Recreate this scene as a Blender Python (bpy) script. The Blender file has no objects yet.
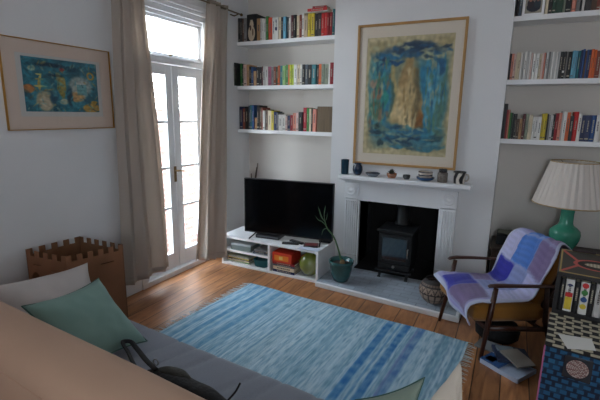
import bpy, bmesh, math, random
from mathutils import Vector, Matrix, noise

C = bpy.context.scene
random.seed(7)

# ------------------------------------------------------------------ camera
cam_data = bpy.data.cameras.new('camera')
cam = bpy.data.objects.new('camera', cam_data)
C.collection.objects.link(cam)
C.camera = cam
cam_data.sensor_width = 36.0
cam_data.lens = 36.0 * 416.25 / 600.0
cam_data.clip_start = 0.03
yaw, pitch, roll = math.radians(26.864), math.radians(-11.726), math.radians(0.911)
fw = Vector((-math.sin(yaw) * math.cos(pitch), math.cos(yaw) * math.cos(pitch), math.sin(pitch)))
rt0 = Vector((math.cos(yaw), math.sin(yaw), 0))
up0 = rt0.cross(fw)
rt = rt0 * math.cos(roll) + up0 * math.sin(roll)
up = -rt0 * math.sin(roll) + up0 * math.cos(roll)
m = Matrix((rt, up, -fw)).transposed().to_4x4()
m.translation = Vector((2.863, -4.262, 1.586))
cam.matrix_world = m

# ------------------------------------------------------------------ world and light
W = bpy.data.worlds.new('overcast_sky')
C.world = W
W.use_nodes = True
wn = W.node_tree
wn.nodes.clear()
wo = wn.nodes.new('ShaderNodeOutputWorld')
wb = wn.nodes.new('ShaderNodeBackground')
wg = wn.nodes.new('ShaderNodeTexCoord')
sep = wn.nodes.new('ShaderNodeSeparateXYZ')
rmp = wn.nodes.new('ShaderNodeValToRGB')
rmp.color_ramp.elements[0].position = 0.0
rmp.color_ramp.elements[0].color = (0.86, 0.925, 1.0, 1)
rmp.color_ramp.elements[1].position = 0.8
rmp.color_ramp.elements[1].color = (0.70, 0.84, 1.0, 1)
wn.links.new(wg.outputs['Generated'], sep.inputs[0])
wn.links.new(sep.outputs['Z'], rmp.inputs[0])
wn.links.new(rmp.outputs[0], wb.inputs[0])
wb.inputs[1].default_value = 11.0
wn.links.new(wb.outputs[0], wo.inputs[0])

def portal(name, loc, rot, sx, sy):
    L = bpy.data.lights.new(name, 'AREA')
    L.shape = 'RECTANGLE'; L.size = sx; L.size_y = sy
    L.cycles.is_portal = True
    o = bpy.data.objects.new(name, L)
    o.location = loc; o.rotation_euler = rot
    C.collection.objects.link(o)
portal('garden_door_portal', (-0.13, -1.225, 1.25), (0, math.radians(-90), 0), 2.5, .94)
portal('added_window_portal', (3.45, -6.1, 1.65), (math.radians(90), 0, 0), .5, 1.3)  # guides daylight through the added rear window, out of view

C.view_settings.view_transform = 'Standard'
C.view_settings.look = 'None'
C.view_settings.gamma = 1.0
C.view_settings.use_curve_mapping = False
C.view_settings.exposure = 1.45
C.cycles.max_bounces = 10
C.cycles.diffuse_bounces = 6
C.cycles.transparent_max_bounces = 12
C.cycles.sample_clamp_indirect = 8.0
C.cycles.use_denoising = True

# ------------------------------------------------------------------ helpers
def lin(c):
    return tuple((v / 12.92 if v <= 0.04045 else ((v + 0.055) / 1.055) ** 2.4) for v in c)

def rgb(r, g, b):
    return lin((r / 255, g / 255, b / 255))

_m = {}
def mat(name, col, rough=0.7, metal=0.0, spec=0.5, bump=0.0, bscale=60.0, var=0.0, vscale=6.0, coat=0.0, attr=False, sheen=0.0, stretch=None):
    if name in _m:
        return _m[name]
    M = bpy.data.materials.new(name)
    M.use_nodes = True
    nt = M.node_tree
    p = nt.nodes['Principled BSDF']
    p.inputs['Base Color'].default_value = (*col, 1)
    p.inputs['Roughness'].default_value = rough
    p.inputs['Metallic'].default_value = metal
    p.inputs['Specular IOR Level'].default_value = spec
    p.inputs['Coat Weight'].default_value = coat
    p.inputs['Sheen Weight'].default_value = sheen
    tc = nt.nodes.new('ShaderNodeTexCoord')
    src = tc.outputs['Object']
    if stretch:
        mp = nt.nodes.new('ShaderNodeMapping')
        mp.inputs['Scale'].default_value = stretch
        nt.links.new(src, mp.inputs[0]); src = mp.outputs[0]
    colsock = None
    if attr:
        a = nt.nodes.new('ShaderNodeAttribute'); a.attribute_name = 'paint'
        colsock = a.outputs['Color']
    if var > 0:
        n = nt.nodes.new('ShaderNodeTexNoise'); n.inputs['Scale'].default_value = vscale
        n.inputs['Detail'].default_value = 4
        nt.links.new(src, n.inputs['Vector'])
        mx = nt.nodes.new('ShaderNodeMix'); mx.data_type = 'RGBA'; mx.blend_type = 'MULTIPLY'
        mx.inputs['Factor'].default_value = 1.0
        r = nt.nodes.new('ShaderNodeMapRange')
        r.inputs['From Min'].default_value = 0.3; r.inputs['From Max'].default_value = 0.7
        r.inputs['To Min'].default_value = 1 - var; r.inputs['To Max'].default_value = 1.0
        nt.links.new(n.outputs['Fac'], r.inputs['Value'])
        mx.inputs['A'].default_value = (*col, 1)
        if colsock: nt.links.new(colsock, mx.inputs['A'])
        nt.links.new(r.outputs[0], mx.inputs['B'])
        colsock = mx.outputs['Result']
    if colsock:
        nt.links.new(colsock, p.inputs['Base Color'])
    if bump > 0:
        n2 = nt.nodes.new('ShaderNodeTexNoise'); n2.inputs['Scale'].default_value = bscale
        n2.inputs['Detail'].default_value = 3
        nt.links.new(src, n2.inputs['Vector'])
        b = nt.nodes.new('ShaderNodeBump'); b.inputs['Strength'].default_value = bump
        b.inputs['Distance'].default_value = 0.01
        nt.links.new(n2.outputs['Fac'], b.inputs['Height'])
        nt.links.new(b.outputs[0], p.inputs['Normal'])
    _m[name] = M
    return M

def nlink(M):
    return M.node_tree, M.node_tree.nodes, M.node_tree.links

def inv(parent):
    if parent is None: return Matrix.Identity(4)
    return parent.matrix_basis.inverted()

def obj(name, bm, mats, parent=None, local=False, smooth=False, bevel=0.0, seg=2, kind=None, label=None, subsurf=0, solid=0.0):
    """link the bmesh as ONE mesh object; coordinates are world ones unless local"""
    if parent is not None and not local:
        bm.transform(total(parent).inverted())
    me = bpy.data.meshes.new(name)
    bmesh.ops.recalc_face_normals(bm, faces=bm.faces)
    if smooth:
        for f in bm.faces: f.smooth = True
    bm.to_mesh(me); bm.free()
    if not isinstance(mats, (list, tuple)): mats = [mats]
    for x in mats: me.materials.append(x)
    o = bpy.data.objects.new(name, me)
    C.collection.objects.link(o)
    if parent is not None: o.parent = parent
    if solid:
        s = o.modifiers.new('solid', 'SOLIDIFY'); s.thickness = solid; s.offset = 0
    if bevel > 0:
        b = o.modifiers.new('bevel', 'BEVEL'); b.width = bevel; b.segments = seg; b.limit_method = 'ANGLE'
        b.angle_limit = math.radians(40); b.harden_normals = False
    if subsurf:
        s = o.modifiers.new('sub', 'SUBSURF'); s.levels = subsurf; s.render_levels = subsurf
    if kind: o['kind'] = kind
    if label: o['label'] = label
    return o

def total(o):
    M = o.matrix_basis.copy()
    while o.parent is not None:
        o = o.parent
        M = o.matrix_basis @ M
    return M

def tag(o, label, cat, group=None, kind=None):
    o['label'] = label; o['category'] = cat
    if group: o['group'] = group
    if kind: o['kind'] = kind
    return o

def thing(name, label, cat, loc=(0, 0, 0), rz=0.0, group=None):
    o = bpy.data.objects.new(name, None)
    o.empty_display_size = 0.1
    C.collection.objects.link(o)
    o.matrix_basis = Matrix.Translation(loc) @ Matrix.Rotation(rz, 4, 'Z')
    return tag(o, label, cat, group)

def struct(name, bm, mats, **k):
    o = obj(name, bm, mats, **k)
    o['kind'] = 'structure'
    return o

def box(bm, x0, x1, y0, y1, z0, z1, mi=0, M=None):
    vs = [bm.verts.new((x, y, z)) for x in (x0, x1) for y in (y0, y1) for z in (z0, z1)]
    if M is not None:
        for v in vs: v.co = M @ v.co
    q = [(0, 1, 3, 2), (4, 6, 7, 5), (0, 4, 5, 1), (2, 3, 7, 6), (0, 2, 6, 4), (1, 5, 7, 3)]
    fs = []
    for a in q:
        f = bm.faces.new([vs[i] for i in a]); f.material_index = mi; fs.append(f)
    return fs

def B(*boxes):
    bm = bmesh.new()
    for b in boxes: box(bm, *b)
    return bm

def lathe(bm, prof, cx, cy, z0=0.0, n=28, mi=0, M=None, sx=1.0, sy=1.0, cap=True):
    rings = []
    for (r, z) in prof:
        ring = []
        for i in range(n):
            a = 2 * math.pi * i / n
            p = Vector((cx + r * math.cos(a) * sx, cy + r * math.sin(a) * sy, z0 + z))
            if M is not None: p = M @ p
            ring.append(bm.verts.new(p))
        rings.append(ring)
    for a, b in zip(rings, rings[1:]):
        for i in range(n):
            f = bm.faces.new((a[i], a[(i + 1) % n], b[(i + 1) % n], b[i])); f.material_index = mi
    if cap:
        for r in (rings[0], rings[-1]):
            try:
                f = bm.faces.new(r); f.material_index = mi
            except ValueError: pass
    return rings

def LT(prof, cx, cy, z0=0.0, **k):
    bm = bmesh.new(); lathe(bm, prof, cx, cy, z0, **k); return bm

def tube(bm, pts, rad, n=8, mi=0, flat=1.0, closed=False):
    pts = [Vector(p) for p in pts]
    if not isinstance(rad, (list, tuple)): rad = [rad] * len(pts)
    rings = []
    prev = None
    for i, p in enumerate(pts):
        a = pts[i - 1] if i > 0 else (pts[-1] if closed else pts[0])
        b = pts[i + 1] if i < len(pts) - 1 else (pts[0] if closed else pts[-1])
        t = (b - a).normalized()
        if prev is None:
            ref = Vector((0, 0, 1)) if abs(t.z) < 0.9 else Vector((1, 0, 0))
            s = t.cross(ref).normalized()
        else:
            s = (prev - t * prev.dot(t)).normalized()
        prev = s
        u = s.cross(t).normalized()
        ring = []
        for k in range(n):
            ang = 2 * math.pi * k / n
            ring.append(bm.verts.new(p + s * math.cos(ang) * rad[i] + u * math.sin(ang) * rad[i] * flat))
        rings.append(ring)
    prs = list(zip(rings, rings[1:]))
    if closed: prs.append((rings[-1], rings[0]))
    for a, b in prs:
        for k in range(n):
            f = bm.faces.new((a[k], a[(k + 1) % n], b[(k + 1) % n], b[k])); f.material_index = mi
    if not closed:
        for r in (rings[0], rings[-1]):
            f = bm.faces.new(r); f.material_index = mi
    return rings

def TB(pts, rad, **k):
    bm = bmesh.new(); tube(bm, pts, rad, **k); return bm

def bez(pts, n=8):
    """Catmull-Rom through the points"""
    P = [Vector(p) for p in pts]
    P = [P[0] * 2 - P[1]] + P + [P[-1] * 2 - P[-2]]
    out = []
    for i in range(1, len(P) - 2):
        for k in range(n):
            t = k / n
            a, b, c, d = P[i - 1], P[i], P[i + 1], P[i + 2]
            out.append(0.5 * ((2 * b) + (c - a) * t + (2 * a - 5 * b + 4 * c - d) * t * t + (3 * b - a - 3 * c + d) * t ** 3))
    out.append(P[-2])
    return out

def grid(bm, fn, nu, nv, mi=0):
    V = [[bm.verts.new(fn(i / nu, j / nv)) for j in range(nv + 1)] for i in range(nu + 1)]
    F = []
    for i in range(nu):
        for j in range(nv):
            f = bm.faces.new((V[i][j], V[i + 1][j], V[i + 1][j + 1], V[i][j + 1]))
            f.material_index = mi
            F.append((f, (i + .5) / nu, (j + .5) / nv))
    return V, F

def painted(name, fn, cf, nu, nv, parent=None, m_=None, solid=0.0, smooth=True, label=None, subsurf=0):
    """surface fn(u, v) whose pattern cf(u, v) is stored per vertex"""
    bm = bmesh.new()
    lay = bm.loops.layers.float_color.new('paint')
    V = [[bm.verts.new(fn(i / nu, j / nv)) for j in range(nv + 1)] for i in range(nu + 1)]
    cols = [[(*lin(cf(i / nu, j / nv)), 1.0) for j in range(nv + 1)] for i in range(nu + 1)]
    for i in range(nu):
        for j in range(nv):
            f = bm.faces.new((V[i][j], V[i + 1][j], V[i + 1][j + 1], V[i][j + 1]))
            idx = ((i, j), (i + 1, j), (i + 1, j + 1), (i, j + 1))
            for l, (a, b) in zip(f.loops, idx): l[lay] = cols[a][b]
    return obj(name, bm, m_, parent, smooth=smooth, solid=solid, label=label, subsurf=subsurf)

def clamp(x, a=0.0, b=1.0): return max(a, min(b, x))
def mixc(a, b, t): return tuple(x + (y - x) * t for x, y in zip(a, b))
def smooth01(e0, e1, x):
    t = clamp((x - e0) / (e1 - e0)); return t * t * (3 - 2 * t)
def h(x): return tuple(int(x[i:i + 2], 16) / 255 for i in (0, 2, 4))

# ------------------------------------------------------------------ materials
wall_m = mat('wall_paint', rgb(224, 224, 224), 0.85, bump=0.06, bscale=35, var=0.04, vscale=2.0)
ceil_m = mat('ceiling_paint', rgb(225, 225, 225), 0.9)
trim_m = mat('white_gloss_paint', rgb(234, 235, 236), 0.42, var=0.04, vscale=5)
shelf_m = mat('white_shelf_paint', rgb(236, 236, 236), 0.5)
steel_m = mat('brushed_steel', rgb(150, 148, 145), 0.35, metal=1)
brass_m = mat('aged_brass', rgb(120, 95, 60), 0.4, metal=0.8)
black_m = mat('black_plastic', rgb(14, 14, 16), 0.4)
iron_m = mat('black_cast_iron', rgb(13, 14, 16), 0.5, bump=0.15, bscale=120)
alcove_m = mat('warm_grey_wall_paint', rgb(212, 207, 200), 0.85, bump=0.06, bscale=35, var=0.04, vscale=2.0)
soot_m = mat('sooty_black_brick', rgb(17, 16, 16), 0.95, bump=0.4, bscale=30)
oak_m = mat('light_oak', rgb(185, 140, 82), 0.45, var=0.25, vscale=8, stretch=(1, 1, 0.15))
walnut_m = mat('dark_teak', rgb(72, 38, 24), 0.35, var=0.4, vscale=14, stretch=(0.2, 2, 2))

def floor_material():
    M = bpy.data.materials.new('stripped_pine_boards'); M.use_nodes = True
    nt, N, L = nlink(M); p = N['Principled BSDF']
    tc = N.new('ShaderNodeTexCoord'); sp = N.new('ShaderNodeSeparateXYZ'); L.new(tc.outputs['Object'], sp.inputs[0])
    def mth(op, a, b=None, c=None):
        n = N.new('ShaderNodeMath'); n.operation = op
        for i, x in enumerate((a, b, c)):
            if x is None: continue
            if isinstance(x, (int, float)): n.inputs[i].default_value = x
            else: L.new(x, n.inputs[i])
        return n.outputs[0]
    d = mth('DIVIDE', sp.outputs['X'], 0.155)
    idx = mth('FLOOR', d); fr = mth('FRACT', d)
    wn_ = N.new('ShaderNodeTexWhiteNoise'); wn_.noise_dimensions = '1D'; L.new(idx, wn_.inputs['W'])
    gap = mth('LESS_THAN', mth('MINIMUM', fr, mth('SUBTRACT', 1.0, fr)), 0.022)
    cb = N.new('ShaderNodeCombineXYZ')
    L.new(mth('ADD', mth('MULTIPLY', sp.outputs['X'], 1.0), mth('MULTIPLY', wn_.outputs['Value'], 7.0)), cb.inputs[0])
    L.new(mth('MULTIPLY', sp.outputs['Y'], 0.16), cb.inputs[1])
    ns = N.new('ShaderNodeTexNoise'); ns.inputs['Scale'].default_value = 22; ns.inputs['Detail'].default_value = 6
    ns.inputs['Distortion'].default_value = 0.9
    L.new(cb.outputs[0], ns.inputs['Vector'])
    r = N.new('ShaderNodeValToRGB'); e = r.color_ramp.elements
    e[0].position = 0.30; e[0].color = (*rgb(142, 90, 56), 1)
    e[1].position = 0.68; e[1].color = (*rgb(198, 138, 90), 1)
    L.new(ns.outputs['Fac'], r.inputs[0])
    # knots
    vo = N.new('ShaderNodeTexVoronoi'); vo.inputs['Scale'].default_value = 2.6
    L.new(tc.outputs['Object'], vo.inputs['Vector'])
    kn = mth('LESS_THAN', vo.outputs['Distance'], 0.04)
    tint = N.new('ShaderNodeMix'); tint.data_type = 'RGBA'; tint.blend_type = 'MULTIPLY'; tint.inputs['Factor'].default_value = 1
    L.new(r.outputs[0], tint.inputs['A'])
    bright = mth('ADD', mth('MULTIPLY', wn_.outputs['Value'], 0.35), 0.68)
    L.new(bright, tint.inputs['B'])
    mk = N.new('ShaderNodeMix'); mk.data_type = 'RGBA'
    L.new(mth('MULTIPLY', kn, 0.7), mk.inputs['Factor']); L.new(tint.outputs['Result'], mk.inputs['A']); mk.inputs['B'].default_value = (*rgb(50, 25, 14), 1)
    mg = N.new('ShaderNodeMix'); mg.data_type = 'RGBA'
    L.new(mth('MULTIPLY', gap, 0.85), mg.inputs['Factor']); L.new(mk.outputs['Result'], mg.inputs['A']); mg.inputs['B'].default_value = (*rgb(28, 16, 10), 1)
    L.new(mg.outputs['Result'], p.inputs['Base Color'])
    rr = N.new('ShaderNodeMapRange'); rr.inputs['To Min'].default_value = 0.28; rr.inputs['To Max'].default_value = 0.50
    L.new(ns.outputs['Fac'], rr.inputs['Value']); L.new(rr.outputs[0], p.inputs['Roughness'])
    b = N.new('ShaderNodeBump'); b.inputs['Strength'].default_value = 0.35; b.inputs['Distance'].default_value = 0.004
    L.new(mth('SUBTRACT', ns.outputs['Fac'], mth('MULTIPLY', gap, 2.0)), b.inputs['Height']); L.new(b.outputs[0], p.inputs['Normal'])
    return M

def brick_material(name, c1, c2, mortar, scale, axis='YZ', bw=0.5, rh=0.25, ms=0.02, rough=0.9):
    M = bpy.data.materials.new(name); M.use_nodes = True
    nt, N, L = nlink(M); p = N['Principled BSDF']; p.inputs['Roughness'].default_value = rough
    tc = N.new('ShaderNodeTexCoord'); sp = N.new('ShaderNodeSeparateXYZ'); L.new(tc.outputs['Object'], sp.inputs[0])
    cb = N.new('ShaderNodeCombineXYZ'); L.new(sp.outputs[axis[0]], cb.inputs[0]); L.new(sp.outputs[axis[1]], cb.inputs[1])
    br = N.new('ShaderNodeTexBrick'); br.inputs['Scale'].default_value = scale
    br.inputs['Color1'].default_value = (*c1, 1); br.inputs['Color2'].default_value = (*c2, 1); br.inputs['Mortar'].default_value = (*mortar, 1)
    br.inputs['Mortar Size'].default_value = ms; br.inputs['Brick Width'].default_value = bw; br.inputs['Row Height'].default_value = rh
    L.new(cb.outputs[0], br.inputs['Vector'])
    ns = N.new('ShaderNodeTexNoise'); ns.inputs['Scale'].default_value = 9; L.new(tc.outputs['Object'], ns.inputs['Vector'])
    mr = N.new('ShaderNodeMapRange'); mr.inputs['To Min'].default_value = 0.7; mr.inputs['To Max'].default_value = 1.25
    L.new(ns.outputs['Fac'], mr.inputs['Value'])
    mx = N.new('ShaderNodeMix'); mx.data_type = 'RGBA'; mx.blend_type = 'MULTIPLY'; mx.inputs['Factor'].default_value = 1
    L.new(br.outputs['Color'], mx.inputs['A']); L.new(mr.outputs[0], mx.inputs['B'])
    L.new(mx.outputs['Result'], p.inputs['Base Color'])
    b = N.new('ShaderNodeBump'); b.inputs['Strength'].default_value = 0.3; b.inputs['Distance'].default_value = 0.005
    L.new(br.outputs['Fac'], b.inputs['Height']); b.invert = True; L.new(b.outputs[0], p.inputs['Normal'])
    return M

def glass_material(name, rgbc=(0.97, 0.98, 0.98)):
    M = bpy.data.materials.new(name); M.use_nodes = True
    nt, N, L = nlink(M); N.clear()
    o = N.new('ShaderNodeOutputMaterial'); t = N.new('ShaderNodeBsdfTransparent'); t.inputs[0].default_value = (*rgbc, 1)
    g = N.new('ShaderNodeBsdfGlossy'); g.inputs['Roughness'].default_value = 0.02
    f0 = N.new('ShaderNodeFresnel'); f0.inputs[0].default_value = 1.45
    gm = N.new('ShaderNodeNewGeometry'); f = N.new('ShaderNodeMath'); f.operation = 'MULTIPLY_ADD'
    L.new(f0.outputs[0], f.inputs[0]); inv_ = N.new('ShaderNodeMath'); inv_.operation = 'SUBTRACT'; inv_.inputs[0].default_value = 1.0
    L.new(gm.outputs['Backfacing'], inv_.inputs[1]); L.new(inv_.outputs[0], f.inputs[1]); f.inputs[2].default_value = 0.0
    mx = N.new('ShaderNodeMixShader'); L.new(f.outputs[0], mx.inputs[0]); L.new(t.outputs[0], mx.inputs[1]); L.new(g.outputs[0], mx.inputs[2])
    L.new(mx.outputs[0], o.inputs[0])
    return M
glass_m = glass_material('window_glass')

# ================================================================== THE ROOM
RX, RY, RZ = 4.0, -6.0, 2.95
BD = 0.266                      # depth of the chimney breast
BX0, BX1 = 1.191, 2.757
OX0, OX1, OZ = 1.531, 2.311, 0.733      # fireplace opening
DY0, DY1, DZ = -1.69, -0.76, 2.50       # garden door opening

fl = B((-0.0, RX, RY, 0.35, -0.08, 0.0))
struct('floor', fl, floor_material())
struct('ceiling', B((-0.15, RX + .15, RY - .15, 0.45, RZ, RZ + 0.1)), ceil_m)
struct('wall_left', B((-0.2, 0, DY1, 0.0, 0, RZ), (-0.2, 0, RY, DY0, 0, RZ), (-0.2, 0, DY0, DY1, DZ, RZ)), wall_m)
struct('wall_right', B((RX, RX + .15, RY, 0.15, 0, RZ)), wall_m)
bm = bmesh.new()
box(bm, -0.2, BX0 + .02, 0.0, 0.15, 0, RZ)
box(bm, BX1 - .02, RX, 0.0, 0.15, 0, RZ)
struct('wall_back', bm, alcove_m)
struct('wall_chimney', B((BX0, OX0, -BD, 0.0, 0, RZ), (OX1, BX1, -BD, 0.0, 0, RZ), (OX0, OX1, -BD, 0.0, OZ, RZ)), wall_m)
wx0, wx1, wz0, wz1 = 3.2, 3.7, 1.0, 2.3  # unseen window opening, added to let fill daylight into the room
struct('wall_front', B((-0.2, wx0, RY - .15, RY, 0, RZ), (wx1, RX, RY - .15, RY, 0, RZ), (wx0, wx1, RY - .15, RY, 0, wz0), (wx0, wx1, RY - .15, RY, wz1, RZ)), wall_m)
struct('added_fill_window', B((wx0, wx1, RY - .1, RY - .05, wz0, wz0 + .06), (wx0, wx1, RY - .1, RY - .05, wz1 - .06, wz1), (wx0, wx0 + .06, RY - .1, RY - .05, wz0, wz1), (wx1 - .06, wx1, RY - .1, RY - .05, wz0, wz1), (wx0, wx1, RY - .095, RY - .055, 1.62, 1.67)), trim_m)
# fireplace recess lining
struct('trim_2', B((OX0 - .03, OX0, -BD + .01, 0.2, 0.0, OZ + .03), (OX1, OX1 + .03, -BD + .01, 0.2, 0.0, OZ + .03), (OX0 - .03, OX1 + .03, 0.17, 0.2, 0.0, OZ + .3), (OX0 - .03, OX1 + .03, -BD + .01, 0.2, OZ + .27, OZ + .3)), soot_m)
# skirting boards
def skirt(name, x0, x1, y0, y1):
    struct(name, B((x0, x1, y0, y1, 0, 0.13)), trim_m, bevel=0.006)
skirt('baseboard_left', 0, .018, RY, DY0 - .075)
skirt('baseboard_back', 0.02, BX0, -.018, 0)
skirt('baseboard_right', RX - .018, RX, RY, -.02)

# ------------------------------------------------------------------ garden doors
archi = bmesh.new()
for (a, b) in ((DY0 - .07, DY0), (DY1, DY1 + .05)):
    box(archi, 0.0, 0.02, a, b, 0, DZ + .0)
box(archi, 0.0, 0.022, DY0 - .07, DY1 + .05, DZ, DZ + .035)
box(archi, 0.0, 0.034, DY0 - .07, DY1 + .05, DZ + .035, DZ + .055)
box(archi, 0.0, 0.022, DY0 - .07, DY1 + .05, DZ + .055, DZ + .085)
struct('trim_3', archi, trim_m, bevel=0.004)
fr = bmesh.new()
box(fr, -0.12, 0.0, DY0, DY0 + .035, 0, DZ)
box(fr, -0.12, 0.0, DY1 - .035, DY1, 0, DZ)
box(fr, -0.12, 0.0, DY0, DY1, DZ - .05, DZ)
box(fr, -0.10, -0.02, DY0 + .035, DY1 - .035, DZ - .085, DZ - .05)
box(fr, -0.12, 0.0, DY0 + .035, DY1 - .035, 2.01, 2.07)
box(fr, -0.10, 0.012, DY0 + .035, DY1 - .035, 2.055, 2.075)
box(fr, -0.16, 0.025, DY0 - .07, DY1 + .05, 0.0, 0.05)
f_o = struct('trim_4', fr, trim_m, bevel=0.004)
tr = bmesh.new()
box(tr, -0.09, -0.04, DY0 + .035, DY1 - .035, 2.07, 2.105)
box(tr, -0.09, -0.04, DY0 + .035, DY1 - .035, DZ - .11, DZ - .085)
box(tr, -0.09, -0.04, DY0 + .035, DY0 + .08, 2.07, DZ - .085)
box(tr, -0.09, -0.04, DY1 - .08, DY1 - .035, 2.07, DZ - .085)
w2 = struct('window_2', tr, trim_m, bevel=0.003)
obj('transom_glass', B((-0.067, -0.063, DY0 + .08, DY1 - .08, 2.105, DZ - .11)), glass_m, w2)
obj('window_catch', B((-0.04, -0.025, -1.24, -1.21, 2.075, 2.1)), brass_m, w2, bevel=.003)

def door_leaf(name, y0, y1, g0, g1):
    bm = bmesh.new()
    xa, xb = -0.075, -0.03
    box(bm, xa, xb, y0, g0, 0.055, 2.005)
    box(bm, xa, xb, g1, y1, 0.055, 2.005)
    box(bm, xa, xb, g0, g1, 0.055, 0.21)
    box(bm, xa, xb, g0, g1, 1.915, 2.005)
    d = struct(name, bm, trim_m, bevel=.004)
    for z in (0.667, 1.06, 1.49):
        obj('glazing_bar', B((xa + .004, xb - .004, g0, g1, z - .011, z + .011)), trim_m, d)
    obj('door_glass', B((-0.055, -0.051, g0, g1, .21, 1.915)), glass_m, d)
    for z in (.35, 1.7):
        pass
    return d
d1 = door_leaf('door_1', -1.65, -1.226, -1.55, -1.31)
d2 = door_leaf('door_2', -1.224, -0.80, -1.14, -0.90)
obj('weather_strip', B((-0.03, -0.018, -1.238, -1.21, .06, 2.0)), trim_m, d2, bevel=.003)
pl = obj('handle_plate', B((-0.018, -0.012, -1.268, -1.236, 0.92, 1.07)), brass_m, d2, bevel=.002)
obj('door_handle', TB([(-0.012, -1.252, 1.03), (0.022, -1.252, 1.03), (0.030, -1.246, 1.03), (0.030, -1.215, 1.028), (0.028, -1.18, 1.022)], .008), brass_m, d2, smooth=True)

# ------------------------------------------------------------------ outside
patio_m = mat('pale_patio_stone', rgb(190, 186, 178), 0.9, var=.2, vscale=3)
struct('trim_5', B((-6.0, -0.2, -7, 8, -0.9, -0.8)), patio_m)
yard = obj('garden_wall', B((-1.65, -1.5, -3.0, 5.5, -0.8, 1.62)), brick_material('weathered_red_brick', rgb(98, 68, 58), rgb(80, 52, 44), rgb(110, 100, 94), 1.0, 'YZ', .22, .075, .01))
tag(yard, 'red brick garden wall seen through the glazed doors', 'wall')
fn = bmesh.new()
for k in range(5):
    box(fn, -1.60, -1.58, -3.0, 5.5, 1.65 + k * .07, 1.70 + k * .07)
tre = thing('garden_fence', 'pale slatted fence on top of the brick garden wall outside', 'fence', (-1.59, 0.6, 1.625))
obj('slats', fn, mat('bleached_timber', rgb(200, 185, 170), .9, var=.2), tre)
for k in range(6):
    y = -2.2 + k * 1.5
    obj('post', B((-1.58, -1.53, y, y + .06, 1.625, 2.0)), mat('bleached_timber', rgb(200, 185, 170), .9), tre)

struct('sky_block_storeys', B((-0.2, RX, RY, 0.46, RZ + .12, 8.5)), mat('pale_render', rgb(196, 190, 180), .9))  # unseen upper storeys, added to cut sky light on the garden wall
struct('trim_7', B((-0.2, RX, 0.3, 0.4, -0.8, RZ + .1)), mat('pale_render', rgb(196, 190, 180), .9))

# ------------------------------------------------------------------ alcove shelves
SH = .04
for side, x0, x1, hs in (('left', 0.004, BX0, (2.352, 1.882, 1.400)), ('right', BX1, RX - .004, (2.391, 1.892, 1.401))):
    for hz, nm in zip(hs, ('topmost', 'middle', 'lowest')):
        o = obj('alcove_shelf', B((x0, x1, -0.236, -0.001, hz - SH, hz)), shelf_m, bevel=.002)
        tag(o, 'white painted alcove shelf, %s of the three %s of the chimney breast' % (nm, side), 'shelf', 'alcove shelves %s of the chimney' % side)

# ------------------------------------------------------------------ books
BC = dict(black=(24, 23, 25), charcoal=(52, 50, 50), brown=(88, 62, 45), grey=(128, 126, 124), tan=(172, 132, 92), lgrey=(188, 186, 182),
    white=(222, 220, 214), green=(62, 128, 62), darkgreen=(34, 66, 48), orangered=(206, 78, 50), cream=(214, 198, 168), skyblue=(96, 160, 184), maroon=(84, 26, 34),
    redbrown=(134, 62, 44), beige=(192, 172, 146), yellow=(206, 182, 52), red=(196, 38, 38), darkred=(142, 26, 34), teal=(40, 112, 118), navy=(28, 40, 82),
    pink=(214, 184, 174), blue=(40, 78, 132), mauve=(166, 96, 118), lightgreen=(150, 190, 118), orange=(214, 98, 40), lime=(190, 204, 52), slate=(72, 84, 96),
    greygreen=(134, 142, 122), salmon=(206, 132, 112), crimson=(172, 30, 52))
CN = dict(lgrey='light grey', darkgreen='dark green', orangered='orange-red', skyblue='sky blue', redbrown='reddish brown', darkred='dark red', lightgreen='light green',
    greygreen='grey-green', lime='lime green', slate='slate blue', whitemark='white', blacklabel='black', facesketch='dark')
pages_m = mat('book_pages', rgb(205, 195, 172), .9, bump=.1, bscale=300, stretch=(1, 1, .05))
ORD = ['first', 'second', 'third', 'fourth', 'fifth', 'sixth', 'seventh', 'eighth', 'ninth', 'tenth', 'eleventh', 'twelfth', 'thirteenth', 'fourteenth', 'fifteenth',
    'sixteenth', 'seventeenth', 'eighteenth', 'nineteenth', 'twentieth']
TENS = {20: 'twenty', 30: 'thirty', 40: 'forty'}
def ordinal(n):
    if n <= 20: return ORD[n - 1]
    t, u = n // 10 * 10, n % 10
    if u == 0: return {30: 'thirtieth', 40: 'fortieth', 50: 'fiftieth'}[t]
    return TENS[t] + '-' + ORD[u - 1]

def cover(c):
    r, g, b = BC[c]
    return mat('book_cover_' + c, rgb(r, g, b), .5)
def tone(c):
    r, g, b = BC[c]
    return mat('title_print_dark', rgb(92, 86, 82), .6) if r + g + b > 330 else mat('title_print_pale', rgb(168, 160, 142), .6)

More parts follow.
